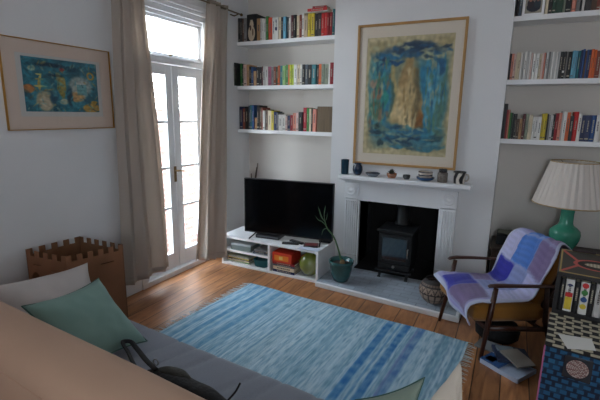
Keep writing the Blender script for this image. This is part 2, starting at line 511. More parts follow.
def book_mesh(w, d, hh, c, rnd, soft):
    """standing book: spine towards -y, base at z 0, centred on x"""
    bm = bmesh.new()
    t = .0012 if soft else .0028
    o = .0 if soft else .003
    a = w / 2
    box(bm, -a, -a + t, 0, d, 0, hh)
    box(bm, a - t, a, 0, d, 0, hh)
    # rounded spine
    n = 4; bul = min(.005, w * .15) if not soft else .0008
    pv = None
    for k in range(n + 1):
        x = -a + w * k / n; y = -bul * (1 - (2 * k / n - 1) ** 2)
        cur = (bm.verts.new((x, y, 0)), bm.verts.new((x, y, hh)), bm.verts.new((x, t + .001, 0)), bm.verts.new((x, t + .001, hh)))
        if pv:
            for q in ((pv[0], cur[0], cur[1], pv[1]), (pv[1], cur[1], cur[3], pv[3]), (pv[0], pv[2], cur[2], cur[0])):
                bm.faces.new(q)
        pv = cur
    box(bm, -a + t, a - t, t + .001, d - o, o, hh - o, 1)
    # printed title and bands on the spine
    yb = -bul - .0007
    if w > .014:
        z0 = hh * rnd.uniform(.28, .45); z1 = hh * rnd.uniform(.68, .86)
        lw = w * rnd.uniform(.09, .16)
        kk = rnd.randint(5, 9); zz = z0
        while zz < z1:
            l = hh * rnd.uniform(.025, .06)
            box(bm, -lw, lw, yb, yb + .001, zz, min(zz + l, z1), 2); zz += l + hh * .015
        if rnd.random() < .5:
            box(bm, -a * .75, a * .75, yb * .9, yb + .002, hh * .08, hh * .08 + hh * rnd.uniform(.02, .06), 2)
    return bm

def put_book(x, y, z, w, d, hh, c, label, group, rz=0.0, lean=0.0, rnd=None, extra=None):
    rnd = rnd or random.Random(int(x * 9999 + z * 777))
    cc = {'whitemark': 'white', 'blacklabel': 'black', 'facesketch': 'black'}.get(c, c)
    soft = rnd.random() < .6
    bm = book_mesh(w, d, hh, cc, rnd, soft)
    mats = [cover(cc), pages_m, tone(cc)]
    if c == 'whitemark':
        box(bm, -w * .3, w * .3, -.0065, -.005, hh * .42, hh * .56, 3); mats.append(cover('navy'))
        box(bm, -w * .12, w * .12, -.0065, -.005, hh * .78, hh * .9, 3)
    if c == 'blacklabel':
        box(bm, -w * .4, w * .4, -.0065, -.005, hh * .22, hh * .30, 3); mats.append(cover('white'))
    if extra: extra(bm, mats)
    o = obj('book', bm, mats)
    o.matrix_basis = Matrix.Translation((x, y, z)) @ Matrix.Rotation(rz, 4, 'Z') @ Matrix.Rotation(lean, 4, 'Y')
    return tag(o, label, 'book', group)

BOOKS_LEFT_TOP = [
  (-0.018, 0.026, 'black', 0.258), (0.008, 0.03, 'charcoal', 0.256), (0.038, 0.025, 'brown', 0.254), (0.063, 0.039, 'grey', 0.251), (0.105, 0.129, 'facesketch', 0.279),
  (0.237, 0.046, 'tan', 0.236), (0.283, 0.021, 'lgrey', 0.234), (0.304, 0.02, 'white', 0.232), (0.324, 0.019, 'white', 0.23), (0.343, 0.02, 'lgrey', 0.229),
  (0.363, 0.026, 'green', 0.247), (0.392, 0.047, 'orangered', 0.234), (0.442, 0.036, 'white', 0.23), (0.478, 0.042, 'whitemark', 0.227), (0.52, 0.034, 'cream', 0.229),
  (0.554, 0.027, 'black', 0.226), (0.581, 0.034, 'skyblue', 0.228), (0.629, 0.021, 'black', 0.22), (0.65, 0.023, 'white', 0.213),
  (0.673, 0.031, 'maroon', 0.235), (0.704, 0.029, 'black', 0.233), (0.733, 0.037, 'cream', 0.225), (0.77, 0.026, 'redbrown', 0.232), (0.796, 0.028, 'white', 0.244),
  (0.827, 0.041, 'beige', 0.212), (0.869, 0.035, 'yellow', 0.233), (0.904, 0.038, 'yellow', 0.235), (0.944, 0.036, 'black', 0.226), (0.98, 0.041, 'charcoal', 0.228),
  (1.022, 0.03, 'red', 0.225), (1.052, 0.031, 'red', 0.227), (1.083, 0.025, 'darkred', 0.224), (1.108, 0.029, 'darkred', 0.226), (1.14, 0.022, 'teal', 0.252),
  (1.162, 0.026, 'navy', 0.254),
]
BOOKS_LEFT_MIDDLE = [
  (-0.021, 0.02, 'black', 0.252), (0.0, 0.022, 'green', 0.252), (0.022, 0.028, 'darkgreen', 0.245), (0.05, 0.041, 'pink', 0.239), (0.093, 0.036, 'tan', 0.237),
  (0.129, 0.027, 'black', 0.215), (0.156, 0.026, 'blue', 0.208), (0.182, 0.04, 'tan', 0.165), (0.225, 0.038, 'black', 0.206), (0.263, 0.036, 'black', 0.205),
  (0.3, 0.022, 'maroon', 0.209), (0.325, 0.029, 'lgrey', 0.208), (0.354, 0.032, 'white', 0.207), (0.389, 0.04, 'mauve', 0.205), (0.432, 0.031, 'grey', 0.204),
  (0.463, 0.031, 'redbrown', 0.203), (0.494, 0.021, 'darkgreen', 0.202), (0.515, 0.024, 'orange', 0.212), (0.542, 0.033, 'teal', 0.21), (0.575, 0.038, 'lightgreen', 0.209),
  (0.606, 0.031, 'green', 0.218), (0.642, 0.023, 'orange', 0.217), (0.665, 0.024, 'lime', 0.216),
  (0.689, 0.024, 'lime', 0.216), (0.714, 0.037, 'white', 0.214), (0.753, 0.04, 'cream', 0.213), (0.793, 0.02, 'white', 0.212), (0.815, 0.031, 'black', 0.211),
  (0.846, 0.032, 'slate', 0.21), (0.879, 0.043, 'black', 0.208), (0.925, 0.049, 'teal', 0.206), (0.976, 0.031, 'black', 0.205), (1.008, 0.026, 'orange', 0.209),
  (1.035, 0.031, 'greygreen', 0.208), (1.068, 0.04, 'greygreen', 0.206), (1.11, 0.02, 'white', 0.22), (1.131, 0.039, 'darkred', 0.218),
]
BOOKS_LEFT_BOTTOM = [
  (-0.009, 0.045, 'navy', 0.261), (0.038, 0.039, 'redbrown', 0.238), (0.079, 0.045, 'black', 0.261), (0.124, 0.027, 'slate', 0.272), (0.151, 0.026, 'teal', 0.278),
  (0.177, 0.026, 'blue', 0.278), (0.205, 0.039, 'tan', 0.14), (0.246, 0.031, 'black', 0.273), (0.279, 0.027, 'brown', 0.251), (0.306, 0.022, 'redbrown', 0.251),
  (0.33, 0.026, 'white', 0.219), (0.358, 0.029, 'brown', 0.23), (0.389, 0.045, 'cream', 0.22), (0.435, 0.032, 'yellow', 0.22), (0.469, 0.039, 'navy', 0.21),
  (0.508, 0.02, 'grey', 0.199), (0.529, 0.043, 'white', 0.178), (0.572, 0.045, 'white', 0.179),   (0.608, 0.025, 'pink', 0.158), (0.636, 0.035, 'navy', 0.169), (0.672, 0.034, 'darkred', 0.175), (0.707, 0.04, 'salmon', 0.196), (0.747, 0.03, 'pink', 0.202),
  (0.778, 0.051, 'black', 0.208), (0.83, 0.039, 'crimson', 0.255), (0.87, 0.031, 'green', 0.25), (0.902, 0.025, 'cream', 0.245), (0.929, 0.018, 'black', 0.245),
  (0.948, 0.04, 'salmon', 0.241),
]
BOOKS_RIGHT_TOP = [
  (2.766, 0.022, 'black', 0.16), (2.788, 0.019, 'slate', 0.158), (2.973, 0.022, 'cream', 0.124), (2.997, 0.025, 'charcoal', 0.136), (3.023, 0.025, 'darkgreen', 0.134),
  (3.048, 0.048, 'darkgreen', 0.144), (3.097, 0.014, 'greygreen', 0.127), (3.112, 0.039, 'black', 0.124), (3.154, 0.028, 'salmon', 0.127), (3.184, 0.022, 'grey', 0.117),
  (3.207, 0.013, 'black', 0.115), (3.221, 0.018, 'white', 0.142), (3.24, 0.041, 'charcoal', 0.11), (3.281, 0.035, 'brown', 0.135), (3.316, 0.023, 'redbrown', 0.104),
]
BOOKS_RIGHT_MIDDLE = [
  (2.757, 0.015, 'charcoal', 0.218), (2.773, 0.019, 'salmon', 0.217), (2.792, 0.018, 'pink', 0.216), (2.811, 0.015, 'cream', 0.223), (2.826, 0.017, 'cream', 0.223),
  (2.844, 0.013, 'white', 0.222), (2.857, 0.012, 'lgrey', 0.221), (2.871, 0.017, 'white', 0.228), (2.888, 0.015, 'lgrey', 0.235), (2.903, 0.015, 'white', 0.227),
  (2.919, 0.013, 'pink', 0.218), (2.934, 0.022, 'white', 0.209), (2.956, 0.023, 'white', 0.208), (2.98, 0.017, 'cream', 0.207), (2.997, 0.015, 'pink', 0.214),
  (3.012, 0.013, 'salmon', 0.214),   (3.026, 0.017, 'lgrey', 0.221), (3.044, 0.013, 'grey', 0.22), (3.057, 0.011, 'lgrey', 0.219), (3.068, 0.014, 'white', 0.219), (3.082, 0.014, 'lgrey', 0.218),
  (3.096, 0.014, 'white', 0.217), (3.11, 0.013, 'lgrey', 0.217), (3.124, 0.021, 'black', 0.216), (3.145, 0.02, 'blacklabel', 0.215), (3.166, 0.012, 'grey', 0.214),
  (3.179, 0.026, 'black', 0.213), (3.207, 0.02, 'skyblue', 0.219), (3.227, 0.018, 'skyblue', 0.218), (3.247, 0.016, 'teal', 0.217), (3.264, 0.011, 'navy', 0.224),
  (3.275, 0.014, 'blue', 0.227), (3.29, 0.01, 'brown', 0.215), (3.301, 0.012, 'blue', 0.222), (3.313, 0.016, 'navy', 0.221), (3.33, 0.019, 'orange', 0.224),
  (3.349, 0.017, 'orange', 0.219), (3.366, 0.032, 'redbrown', 0.211),
]
BOOKS_RIGHT_BOTTOM = [
  (2.753, 0.015, 'black', 0.301), (2.768, 0.012, 'charcoal', 0.301), (2.782, 0.013, 'darkred', 0.251), (2.796, 0.014, 'salmon', 0.251), (2.812, 0.01, 'green', 0.226),
  (2.822, 0.014, 'darkgreen', 0.226), (2.838, 0.015, 'black', 0.218), (2.853, 0.017, 'charcoal', 0.218), (2.87, 0.021, 'brown', 0.177), (2.891, 0.021, 'tan', 0.177),
  (2.913, 0.02, 'maroon', 0.219), (2.935, 0.022, 'greygreen', 0.219), (2.958, 0.016, 'cream', 0.211), (2.974, 0.014, 'cream', 0.212), (2.989, 0.016, 'white', 0.195),
  (3.005, 0.025, 'white', 0.196), (3.03, 0.023, 'white', 0.196), (3.054, 0.018, 'yellow', 0.221), (3.072, 0.018, 'yellow', 0.225), (3.091, 0.011, 'black', 0.221),
  (3.103, 0.015, 'grey', 0.213), (3.095, 0.018, 'lgrey', 0.209), (3.113, 0.016, 'black', 0.218), (3.131, 0.023, 'darkred', 0.226),
  (3.155, 0.022, 'salmon', 0.23), (3.178, 0.011, 'lgrey', 0.242), (3.189, 0.024, 'white', 0.239), (3.214, 0.026, 'orange', 0.235), (3.241, 0.026, 'black', 0.208),
  (3.269, 0.03, 'red', 0.24), (3.301, 0.023, 'white', 0.224), (3.327, 0.033, 'navy', 0.213), (3.361, 0.033, 'navy', 0.213), (3.394, 0.035, 'blue', 0.214),
  (3.431, 0.029, 'white', 0.214),
]

ROWS = [
    (BOOKS_LEFT_TOP, 2.352, 'top', 'left', 1.189), (BOOKS_LEFT_MIDDLE, 1.882, 'middle', 'left', 1.189), (BOOKS_LEFT_BOTTOM, 1.400, 'lowest', 'left', .99),
    (BOOKS_RIGHT_TOP, 2.391, 'top', 'right', 3.9), (BOOKS_RIGHT_MIDDLE, 1.892, 'middle', 'right', 3.9), (BOOKS_RIGHT_BOTTOM, 1.401, 'lowest', 'right', 3.9)]
for rows, z, lv, sd, xmax in ROWS:
    rnd = random.Random(len(rows) + int(z * 100))
    end = .008 if sd == 'left' else BX1 + .003
    grp = 'books standing on the %s shelf %s of the chimney breast' % (lv, sd)
    n = 0
    for (x0, w, c, hh) in rows:
        xa = max(x0, end)
        w = max(.0105, w * .985 - .0012)
        if xa + w > xmax: continue
        end = xa + w + .0008
        n += 1
        hh = min(hh, .40)
        hh = hh if c == 'facesketch' else hh - .006
        if lv == 'top' and sd == 'right': hh = max(.24, hh + .12)
        d = min(.19, max(.12, hh * rnd.uniform(.62, .74)))
        thick = 'slim' if w < .022 else ('thick' if w > .036 else 'medium')
        tall = 'tall' if hh > .235 else ('short' if hh < .19 else 'upright')
        name = CN.get(c, c)
        lab = '%s %s %s book, %s from left on %s shelf %s of chimney' % (thick, tall, name, ordinal(n), lv, sd)
        ex = None
        if c == 'facesketch':
            lab = 'dark-topped book with a beige figure on its face, left part of the top left shelf'
            def ex(bm, mats, w=w, hh=hh):
                mats += [cover('beige'), cover('brown')]
                a = w / 2
                bm2 = [(-.02, .0), (.02, .01)]
                # the figure: head, shoulders, body as slightly raised print
                def blob(cx, cz, rx, rz_, mi):
                    vs = [bm.verts.new((cx + rx * math.cos(t * math.pi / 8), -.0072 if mi == 3 else -.0078, cz + rz_ * math.sin(t * math.pi / 8))) for t in range(16)]
                    f = bm.faces.new(vs); f.material_index = mi
                blob(0, hh * .30, w * .36, hh * .29, 3); blob(.002, hh * .62, w * .2, hh * .16, 3); blob(-.012, hh * .50, w * .09, hh * .1, 4); blob(.018, hh * .34, w * .07, hh * .14, 4)
        yy = -.212 + rnd.uniform(-.006, .012)
        if lv == 'middle' and sd == 'left' and n == 1: yy, d, hh = -.30, .27, .245
        put_book(xa + w / 2, yy, z, w, d, hh, c, lab, grp, rnd=random.Random(n * 31 + int(z * 50)), lean=rnd.uniform(-.004, .004) if lv != 'top' else 0, extra=ex)

# face-out board and stack on shelves
bd = obj('wooden_board', B((.995, 1.183, -.205, -.185, 1.400, 1.400 + .262)), mat('dull_brown_board', rgb(112, 92, 68), .6, var=.3, vscale=18, stretch=(3, 1, .3)), bevel=.002)
tag(bd, 'plain brown wooden board standing at the right end of the lowest left shelf', 'board')
def lying_book(x, y, z, L_, D_, T_, c, label, group, rz=0):
    bm = bmesh.new()
    box(bm, -L_ / 2, L_ / 2, -D_ / 2, D_ / 2, 0, .002)
    box(bm, -L_ / 2, L_ / 2, -D_ / 2, D_ / 2, T_ - .002, T_)
    box(bm, -L_ / 2, L_ / 2, -D_ / 2, -D_ / 2 + .003, .002, T_ - .002)
    box(bm, -L_ / 2 + .003, L_ / 2 - .003, -D_ / 2 + .003, D_ / 2 - .003, .002, T_ - .002, 1)
    zz = -L_ * .3
    rnd = random.Random(int(x * 1000 + z * 999))
    while zz < L_ * .3:
        l = L_ * rnd.uniform(.03, .07)
        box(bm, zz, zz + l, -D_ / 2 - .0008, -D_ / 2, T_ * .3, T_ * .7, 2); zz += l + .006
    o = obj('book', bm, [cover(c), pages_m, tone(c)])
    o.matrix_basis = Matrix.Translation((x, y, z)) @ Matrix.Rotation(rz, 4, 'Z')
    return tag(o, label, 'book', group)
ztop = 2.352 + .2385
lying_book(.955, -.12, ztop, .25, .15, .010, 'white', 'thin pale book lying flat at the bottom of the pile above the yellow books', 'books lying flat on the top left shelf', .02)
lying_book(.96, -.125, ztop + .0105, .215, .14, .026, 'red', 'red book lying flat in the middle of the pile on the top left shelf', 'books lying flat on the top left shelf', .03)
lying_book(.975, -.12, ztop + .037, .15, .12, .022, 'darkred', 'small dark red book lying topmost on the pile, top left shelf', 'books lying flat on the top left shelf', .08)

# framed photograph on the top right shelf
pf = thing('photo_frame', 'white framed group photograph standing on the top shelf right of the chimney', 'picture frame', (2.89, -.20, 2.391))
obj('frame', B((2.812, 2.83, -.21, -.19, 2.391, 2.60), (2.95, 2.968, -.21, -.19, 2.391, 2.60), (2.83, 2.95, -.21, -.19, 2.391, 2.409), (2.83, 2.95, -.21, -.19, 2.582, 2.60)), shelf_m, pf)
def photo_c(u, v):
    c = h('9a9486')
    for (cx, cy, rx, ry, col) in ((.5, .28, .42, .22, '1c2230'), (.3, .42, .2, .2, '2a2028'), (.72, .42, .2, .2, '24303a'), (.3, .60, .09, .09, 'a8705c'), (.52, .64, .1, .1, '9c6450'), (.73, .6, .09, .09, 'a06a54'), (.5, .78, .3, .1, '3a2620')):
        if ((u - cx) / rx) ** 2 + ((v - cy) / ry) ** 2 < 1: c = h(col)
    return c
painted('photograph', lambda u, v: (2.83 + .12 * u, -.205, 2.409 + .173 * v), photo_c, 30, 40, pf, mat('printed_photo', (1, 1, 1), .3, attr=True))

# ================================================================== PICTURES
art_m = mat('painted_paper', (1, 1, 1), .55, attr=True)
mount_m = mat('picture_mount_card', rgb(226, 212, 196), .8)
mount2_m = mat('pinkish_mount_card', rgb(222, 198, 182), .8)
gold_m = mat('gilt_frame', rgb(190, 140, 60), .35, metal=.7)
def wob(u, v, s, seed): return noise.noise(Vector((u * s, v * s, seed)))
_rs = random.Random(21)
STROKES = []
for _k in range(230):
    _x, _y = _rs.uniform(.06, .94), _rs.uniform(.06, .94)
    if .30 < _x < .70 and .16 < _y < .74 and abs(_x - .5) > .05 + .16 * (_y - .16): continue
    if .33 < _x < .66 and .2 < _y < .74: _p = ('c8ae7c', '9c7c4c', 'd6c294', '7c7050')
    elif _y < .2: _p = ('18324e', '24587c', '2a5f86', 'b0ac88')
    elif _y > .74: _p = ('2a7088', '1d4258', '9aa890', '3c8090', '6c8070')
    elif _x < .33: _p = ('2f7c98', '3f8f8c', '4a7c60', 'a8a888', '1e5468', '8c6a50')
    else: _p = ('2c7fa2', '66aac0', '2a5c80', '5a8066', 'a8a480')
    _an = _rs.choice([1.57, 1.57, 1.4, 1.75]) if .2 < _y < .75 else _rs.choice([0, .12, -.12, .3])
    STROKES.append((_x, _y, _rs.uniform(.03, .11), _rs.uniform(.007, .022), math.cos(_an), math.sin(_an), h(_rs.choice(_p))))
def art_big(u, v):
    v = 1 - v           # v downwards
    a = u + .05 * wob(u, v, 5, 1) + .02 * wob(u, v, 16, 3); b = v + .05 * wob(u, v, 5, 8) + .02 * wob(u, v, 16, 9)
    c = mixc(h('a8986c'), h('b8a680'), clamp(.5 + wob(u, v, 6, 5)))
    def rect(x0, x1, y0, y1, col, s=.03, k=1.0):
        nonlocal c
        t = smooth01(x0 - s, x0 + s, a) * (1 - smooth01(x1 - s, x1 + s, a)) * smooth01(y0 - s, y0 + s, b) * (1 - smooth01(y1 - s, y1 + s, b))
        c = mixc(c, h(col), t * k)
    def ell(cx, cy, rx, ry, col, s=.25, k=1.0):
        nonlocal c
        d = math.sqrt(((a - cx) / rx) ** 2 + ((b - cy) / ry) ** 2)
        c = mixc(c, h(col), (1 - smooth01(1 - s, 1 + s, d)) * k)
    rect(.06, .94, .12, .92, '5a8486', .05, .75)
    rect(.03, .27, .16, .80, '4c888c', .05, .9)
    rect(.20, .34, .22, .75, '2f7c98', .03)
    rect(.60, .92, .18, .90, '4f8c9a', .04, .9)
    rect(.66, .80, .26, .84, '2c7fa2', .03)
    rect(.72, .78, .30, .70, '62a6b8', .02, .8)
    rect(.84, .90, .40, .85, '58785c', .04, .8)
    rect(.30, .62, .18, .74, '8a8a6c', .05, .8)
    rect(.32, .37, .24, .60, 'b9a068', .02, .9)
    if .16 < b < .78:
        hwid = .045 + .155 * smooth01(.2, .66, b)
        t = (1 - smooth01(hwid - .03, hwid + .03, abs(a - .50))) * smooth01(.17, .22, b) * (1 - smooth01(.72, .76, b))
        c = mixc(c, mixc(h('a8895a'), h('d0b684'), clamp(.5 + 1.6 * wob(a, b, 7, 6))), t)
    ell(.50, .64, .11, .10, 'd8c090', .4, .8)
    rect(.58, .64, .28, .75, '6c5c3c', .03, .8)
    rect(.30, .33, .30, .72, '3a5a54', .02, .8)
    ell(.66, .74, .06, .10, '8a5a2c', .3); ell(.14, .44, .05, .06, 'a86a4a', .4, .8); ell(.10, .36, .05, .03, 'b88a70', .4, .8)
    ell(.50, .13, .40, .06, '1f3f62', .5, .7); ell(.58, .10, .22, .05, '16304e', .4, .7); ell(.28, .16, .16, .03, '2c6a8c', .3); ell(.30, .22, .14, .02, '205078', .3)
    ell(.78, .17, .16, .03, 'a8ac8c', .4); ell(.86, .26, .06, .08, '2a5c80', .3)
    rect(.28, .74, .76, .88, '2b6a88', .03); rect(.30, .60, .80, .82, '8aa08c', .015, .8); ell(.5, .86, .28, .02, '1c4660', .4)
    ell(.17, .68, .08, .06, '7c8c74', .3); ell(.16, .80, .06, .05, '1f3c3c', .3); ell(.22, .90, .05, .04, '2c4448', .4); ell(.75, .92, .22, .025, '3a7484', .4); ell(.52, .92, .18, .02, '4a7c84', .4)
    ell(.13, .60, .07, .10, '3a6c50', .4, .8); ell(.22, .52, .03, .1, '2f8c80', .4)
    for (sx, sy, ln_, wd_, cs, sn, col) in STROKES:
        dx, dy = u - sx, v - sy
        if abs(dx) > .14 or abs(dy) > .14: continue
        p_, q_ = dx * cs + dy * sn, -dx * sn + dy * cs
        d = (p_ / ln_) ** 2 + (q_ / wd_ * (1 + .3 * math.sin(p_ * 90))) ** 2
        if d < 1: c = mixc(c, col, .75 * (1 - d) ** .5)
    edge = min(u, 1 - u, v, 1 - v) + .03 * wob(u, v, 12, 4)
    c = mixc(h('c4b48c'), c, smooth01(.02, .05, edge))
    s = 1.02 + .18 * wob(u, v, 26, 2)
    return tuple(clamp(x * s) for x in c)
STROKES2 = [(_rs.random(), _rs.random(), _rs.uniform(.01, .05), _rs.uniform(.004, .014), math.cos(_rs.uniform(0, 3.1)), math.sin(_rs.uniform(0, 3.1)), h(_rs.choice(('174050', '2c8090', '5a9c9c', '9aa890', 'b08c4c', '123848', '3a8f9a')))) for _k in range(130)]
def art_small(u, v):
    v = 1 - v
    a = u + .02 * wob(u, v, 8, 1); b = v + .02 * wob(u, v, 8, 8)
    c = mixc(h('1e5666'), h('2f7c8c'), clamp(.5 + 1.3 * wob(u, v, 5, 5)))
    def ell(cx, cy, rx, ry, col, s=.2, k=1.0, hole=None):
        nonlocal c
        d = math.sqrt(((a - cx) / rx) ** 2 + ((b - cy) / ry) ** 2)
        t = (1 - smooth01(1 - s, 1 + s, d))
        if hole: t *= smooth01(hole - .1, hole + .1, d)
        c = mixc(c, h(col), t * k)
    ell(.25, .80, .11, .19, 'a09478'); ell(.25, .84, .07, .12, 'b4a68c')
    ell(.05, .58, .08, .07, 'b0713c'); ell(.2, .45, .02, .16, 'b8a050'); ell(.2, .52, .08, .018, 'c0b060'); ell(.2, .40, .06, .015, 'b8a858'); ell(.18, .3, .04, .012, 'c0b060')
    ell(.12, .2, .05, .05, '98a890'); ell(.48, .52, .055, .22, '8a7c3c'); ell(.5, .45, .03, .12, 'a08a4c'); ell(.5, .18, .035, .035, '9c3438')
    ell(.74, .48, .17, .2, '8e9a96'); ell(.72, .6, .12, .14, 'a4a89c'); ell(.67, .7, .12, .10, 'b88e5c'); ell(.76, .46, .07, .08, 'b0b0a8')
    ell(.90, .26, .055, .075, 'b48c38', hole=.55); ell(.88, .92, .13, .10, 'b0883c', .1); ell(.5, .8, .06, .06, 'a8a890'); ell(.93, .8, .05, .04, 'a07c34')
    ell(.4, .3, .1, .03, '123c50', .4); ell(.36, .7, .05, .15, '15445a', .4); ell(.58, .7, .04, .2, '123a4c', .4); ell(.35, .12, .2, .04, '17384c', .4); ell(.62, .16, .1, .06, '174458', .4)
    for (sx, sy, ln_, wd_, cs, sn, col) in STROKES2:
        dx, dy = u - sx, (v - sy) * .64
        if abs(dx) > .07 or abs(dy) > .07: continue
        p_, q_ = dx * cs + dy * sn, -dx * sn + dy * cs
        d = (p_ / ln_) ** 2 + (q_ / wd_) ** 2
        if d < 1: c = mixc(c, col, .6 * (1 - d) ** .5)
    s = 1.08 + .25 * wob(u, v, 24, 2)
    return tuple(clamp(x * s) for x in c)

bp = thing('framed_painting', 'large framed abstract painting in teal and gold hanging above the mantelpiece', 'painting', (1.93, -BD - .0005, 1.10))
X0, X1, Z0, Z1, Y = 1.441, 2.418, 1.104, 2.409, -BD - .001
def frame_bm(x0, x1, z0, z1, yb, yf, w):
    bm = bmesh.new()
    box(bm, x0, x0 + w, yf, yb, z0, z1); box(bm, x1 - w, x1, yf, yb, z0, z1)
    box(bm, x0 + w, x1 - w, yf, yb, z0, z0 + w); box(bm, x0 + w, x1 - w, yf, yb, z1 - w, z1)
    return bm
obj('frame', frame_bm(X0, X1, Z0, Z1, Y, Y - .03, .022), oak_m, bp, bevel=.002)
obj('backing_board', B((X0 + .01, X1 - .01, Y - .006, Y, Z0 + .01, Z1 - .01)), mount_m, bp)
obj('mount', frame_bm(X0 + .02, X1 - .02, Z0 + .02, Z1 - .02, Y - .010, Y - .013, .075), mount_m, bp)
painted('artwork', lambda u, v: (1.536 + .80 * u, Y - .0095, 1.215 + 1.075 * v), art_big, 120, 160, bp, art_m)
obj('picture_glass', B((X0 + .02, X1 - .02, Y - .022, Y - .020, Z0 + .02, Z1 - .02)), glass_m, bp)

lp = thing('framed_print', 'wide framed print with pale mount and thin gold frame on the left wall', 'painting', (.001, -2.33, 1.451))
def fY(y0, y1, z0, z1, xa, xb, w):
    bm = bmesh.new()
    box(bm, xa, xb, y0, y0 + w, z0, z1); box(bm, xa, xb, y1 - w, y1, z0, z1)
    box(bm, xa, xb, y0 + w, y1 - w, z0, z0 + w); box(bm, xa, xb, y0 + w, y1 - w, z1 - w, z1)
    return bm
obj('frame', fY(-2.725, -1.936, 1.451, 2.029, .001, .022, .005), gold_m, lp, bevel=.001)
obj('backing_board', B((.001, .006, -2.72, -1.94, 1.455, 2.024)), mount2_m, lp)
obj('mount', fY(-2.718, -1.943, 1.458, 2.022, .009, .012, .082), mount2_m, lp)
obj('inner_sheet', B((.0065, .0078, -2.645, -2.01, 1.53, 1.95)), mat('white_paper', rgb(208, 202, 196), .8), lp)
painted('artwork', lambda u, v: (.0085, -2.60 + .545 * u, 1.572 + .35 * v), art_small, 120, 80, lp, art_m)
obj('picture_glass', B((.016, .0175, -2.719, -1.942, 1.457, 2.023)), glass_m, lp)

# ================================================================== FIREPLACE
sur = thing('fireplace_surround', 'white painted fireplace surround with fluted pilasters and mantelshelf', 'fireplace', (1.92, -BD, 0))
yF = -BD - .045
def pilaster(x0, x1):
    bm = bmesh.new()
    box(bm, x0, x1, yF, -BD - .001, .045, .745)
    w = x1 - x0; n = 5; p = (w - .020) / n
    for k in range(n):
        xa = x0 + .012 + k * p
        box(bm, xa + p * .24, xa + p * .70, yF - .016, yF, .17, .725)
    box(bm, x0 - .006, x1 + .006, yF - .018, -BD - .001, .045, .15)
    return bm
for a, b in ((1.378, 1.515), (2.325, 2.462)):
    obj('pilaster', pilaster(a, b), trim_m, sur, bevel=.004)
    bl = obj('corner_block', B((a - .004, b + .004, yF - .014, -BD - .001, .752, .915)), trim_m, sur, bevel=.004)
    ro = bmesh.new()
    Mx = Matrix.Translation(((a + b) / 2, yF - .014, .835)) @ Matrix.Rotation(math.radians(90), 4, 'X')
    lathe(ro, [(.052, 0), (.052, .006), (.042, .010), (.034, .004), (.022, .005), (.014, .012), (0.002, .014)], 0, 0, M=Mx, n=24)
    obj('roundel', ro, trim_m, bl, smooth=True)
obj('frieze', B((1.519, 2.321, yF + .006, -BD - .001, .735, .915)), trim_m, sur, bevel=.003)
obj('inner_slip', B((1.519, 1.533, yF + .012, -BD - .001, .048, .734)), trim_m, sur)
obj('inner_slip', B((2.309, 2.321, yF + .012, -BD - .001, .048, .734)), trim_m, sur)
mt = bmesh.new()
for (e, z0, z1) in ((.01, .915, .93), (.03, .93, .945), (.055, .945, .958)):
    box(mt, 1.378 - e, 2.462 + e, yF - e, -BD - .001, z0, z1)
obj('moulding', mt, trim_m, sur, bevel=.006, seg=3)
obj('mantelshelf', B((1.344, 2.574 - .06, -BD - .17, -BD - .001, .958, .999), (2.51, 2.574, -BD - .17, -BD - .001, .958, .999)), trim_m, sur, bevel=.006, seg=3)

# hearth
he = thing('hearth', 'raised grey stone tiled hearth with a white painted edge', 'hearth', (1.96, -.64, 0))
tile_m = brick_material('grey_stone_tiles', rgb(170, 180, 190), rgb(154, 164, 174), rgb(138, 146, 154), 1.0, 'XY', .16, .07, .004, .4)
def skew(bm):
    for v_ in bm.verts:
        if v_.co.y < -.5: v_.co.y -= (v_.co.x - 2.5) * .075
    return bm
obj('stone_tiles', skew(B((1.345, 2.598, -.99, -BD - .0, 0.001, .045), (OX0, OX1, -BD, .168, 0.001, .045))), tile_m, he)
obj('fire_plate', B((OX0 + .004, OX1 - .004, -.40, .166, .0452, .0495)), soot_m, he, label='sooty black plate under the stove')
obj('edge_trim', skew(B((1.345, 2.63, -1.019, -.99, 0.001, .047), (2.598, 2.63, -.99, -BD - .001, .001, .047))), trim_m, he, bevel=.008, seg=3)

# wood burning stove
sx0, sx1, sy0, sy1 = 1.795, 2.13, -.50, -.18
st = thing('wood_burning_stove', 'black cast iron wood burning stove standing on the hearth', 'stove', (1.965, -.3, .045))
obj('firebox', B((sx0 + .012, sx1 - .012, sy0 + .012, sy1, .125, .50)), iron_m, st, bevel=.006)
obj('top_plate', B((sx0 - .005, sx1 + .005, sy0 - .01, sy1 + .01, .50, .522)), iron_m, st, bevel=.006)
obj('ash_lip', B((sx0 - .004, sx1 + .004, sy0 - .035, sy0 + .02, .118, .135)), iron_m, st, bevel=.004)
obj('base', B((sx0 + .03, sx1 - .03, sy0 + .03, sy1, .10, .125)), iron_m, st)
for x in (sx0 + .02, sx1 - .055):
    for y in (sy0 - .0, sy1 - .05):
        obj('leg', TB([(x + .018, y + .02, .125), (x + .018, y + .012, .08), (x + .018, y - .006, .058), (x + .018, y - .016, .0515)], [.02, .014, .013, .018], n=10), iron_m, st, smooth=True)
dr = obj('stove_door', frame_bm(sx0 + .022, sx1 - .022, .205, .478, sy0 + .012, sy0 - .008, .03), iron_m, st, bevel=.004)
obj('stove_glass', B((sx0 + .05, sx1 - .05, sy0 + .002, sy0 + .006, .233, .45)), mat('smoked_stove_glass', rgb(20, 27, 38), .12, spec=.9, coat=1.0), dr)
obj('ash_door', B((sx0 + .022, sx1 - .022, sy0 - .004, sy0 + .012, .14, .198)), iron_m, st, bevel=.004)
obj('air_control', LT([(.001, 0), (.013, 0), (.013, .012), (.001, .014)], 0, 0, n=14, M=Matrix.Translation((1.965, sy0 - .004, .168)) @ Matrix.Rotation(math.radians(90), 4, 'X')), steel_m, st)
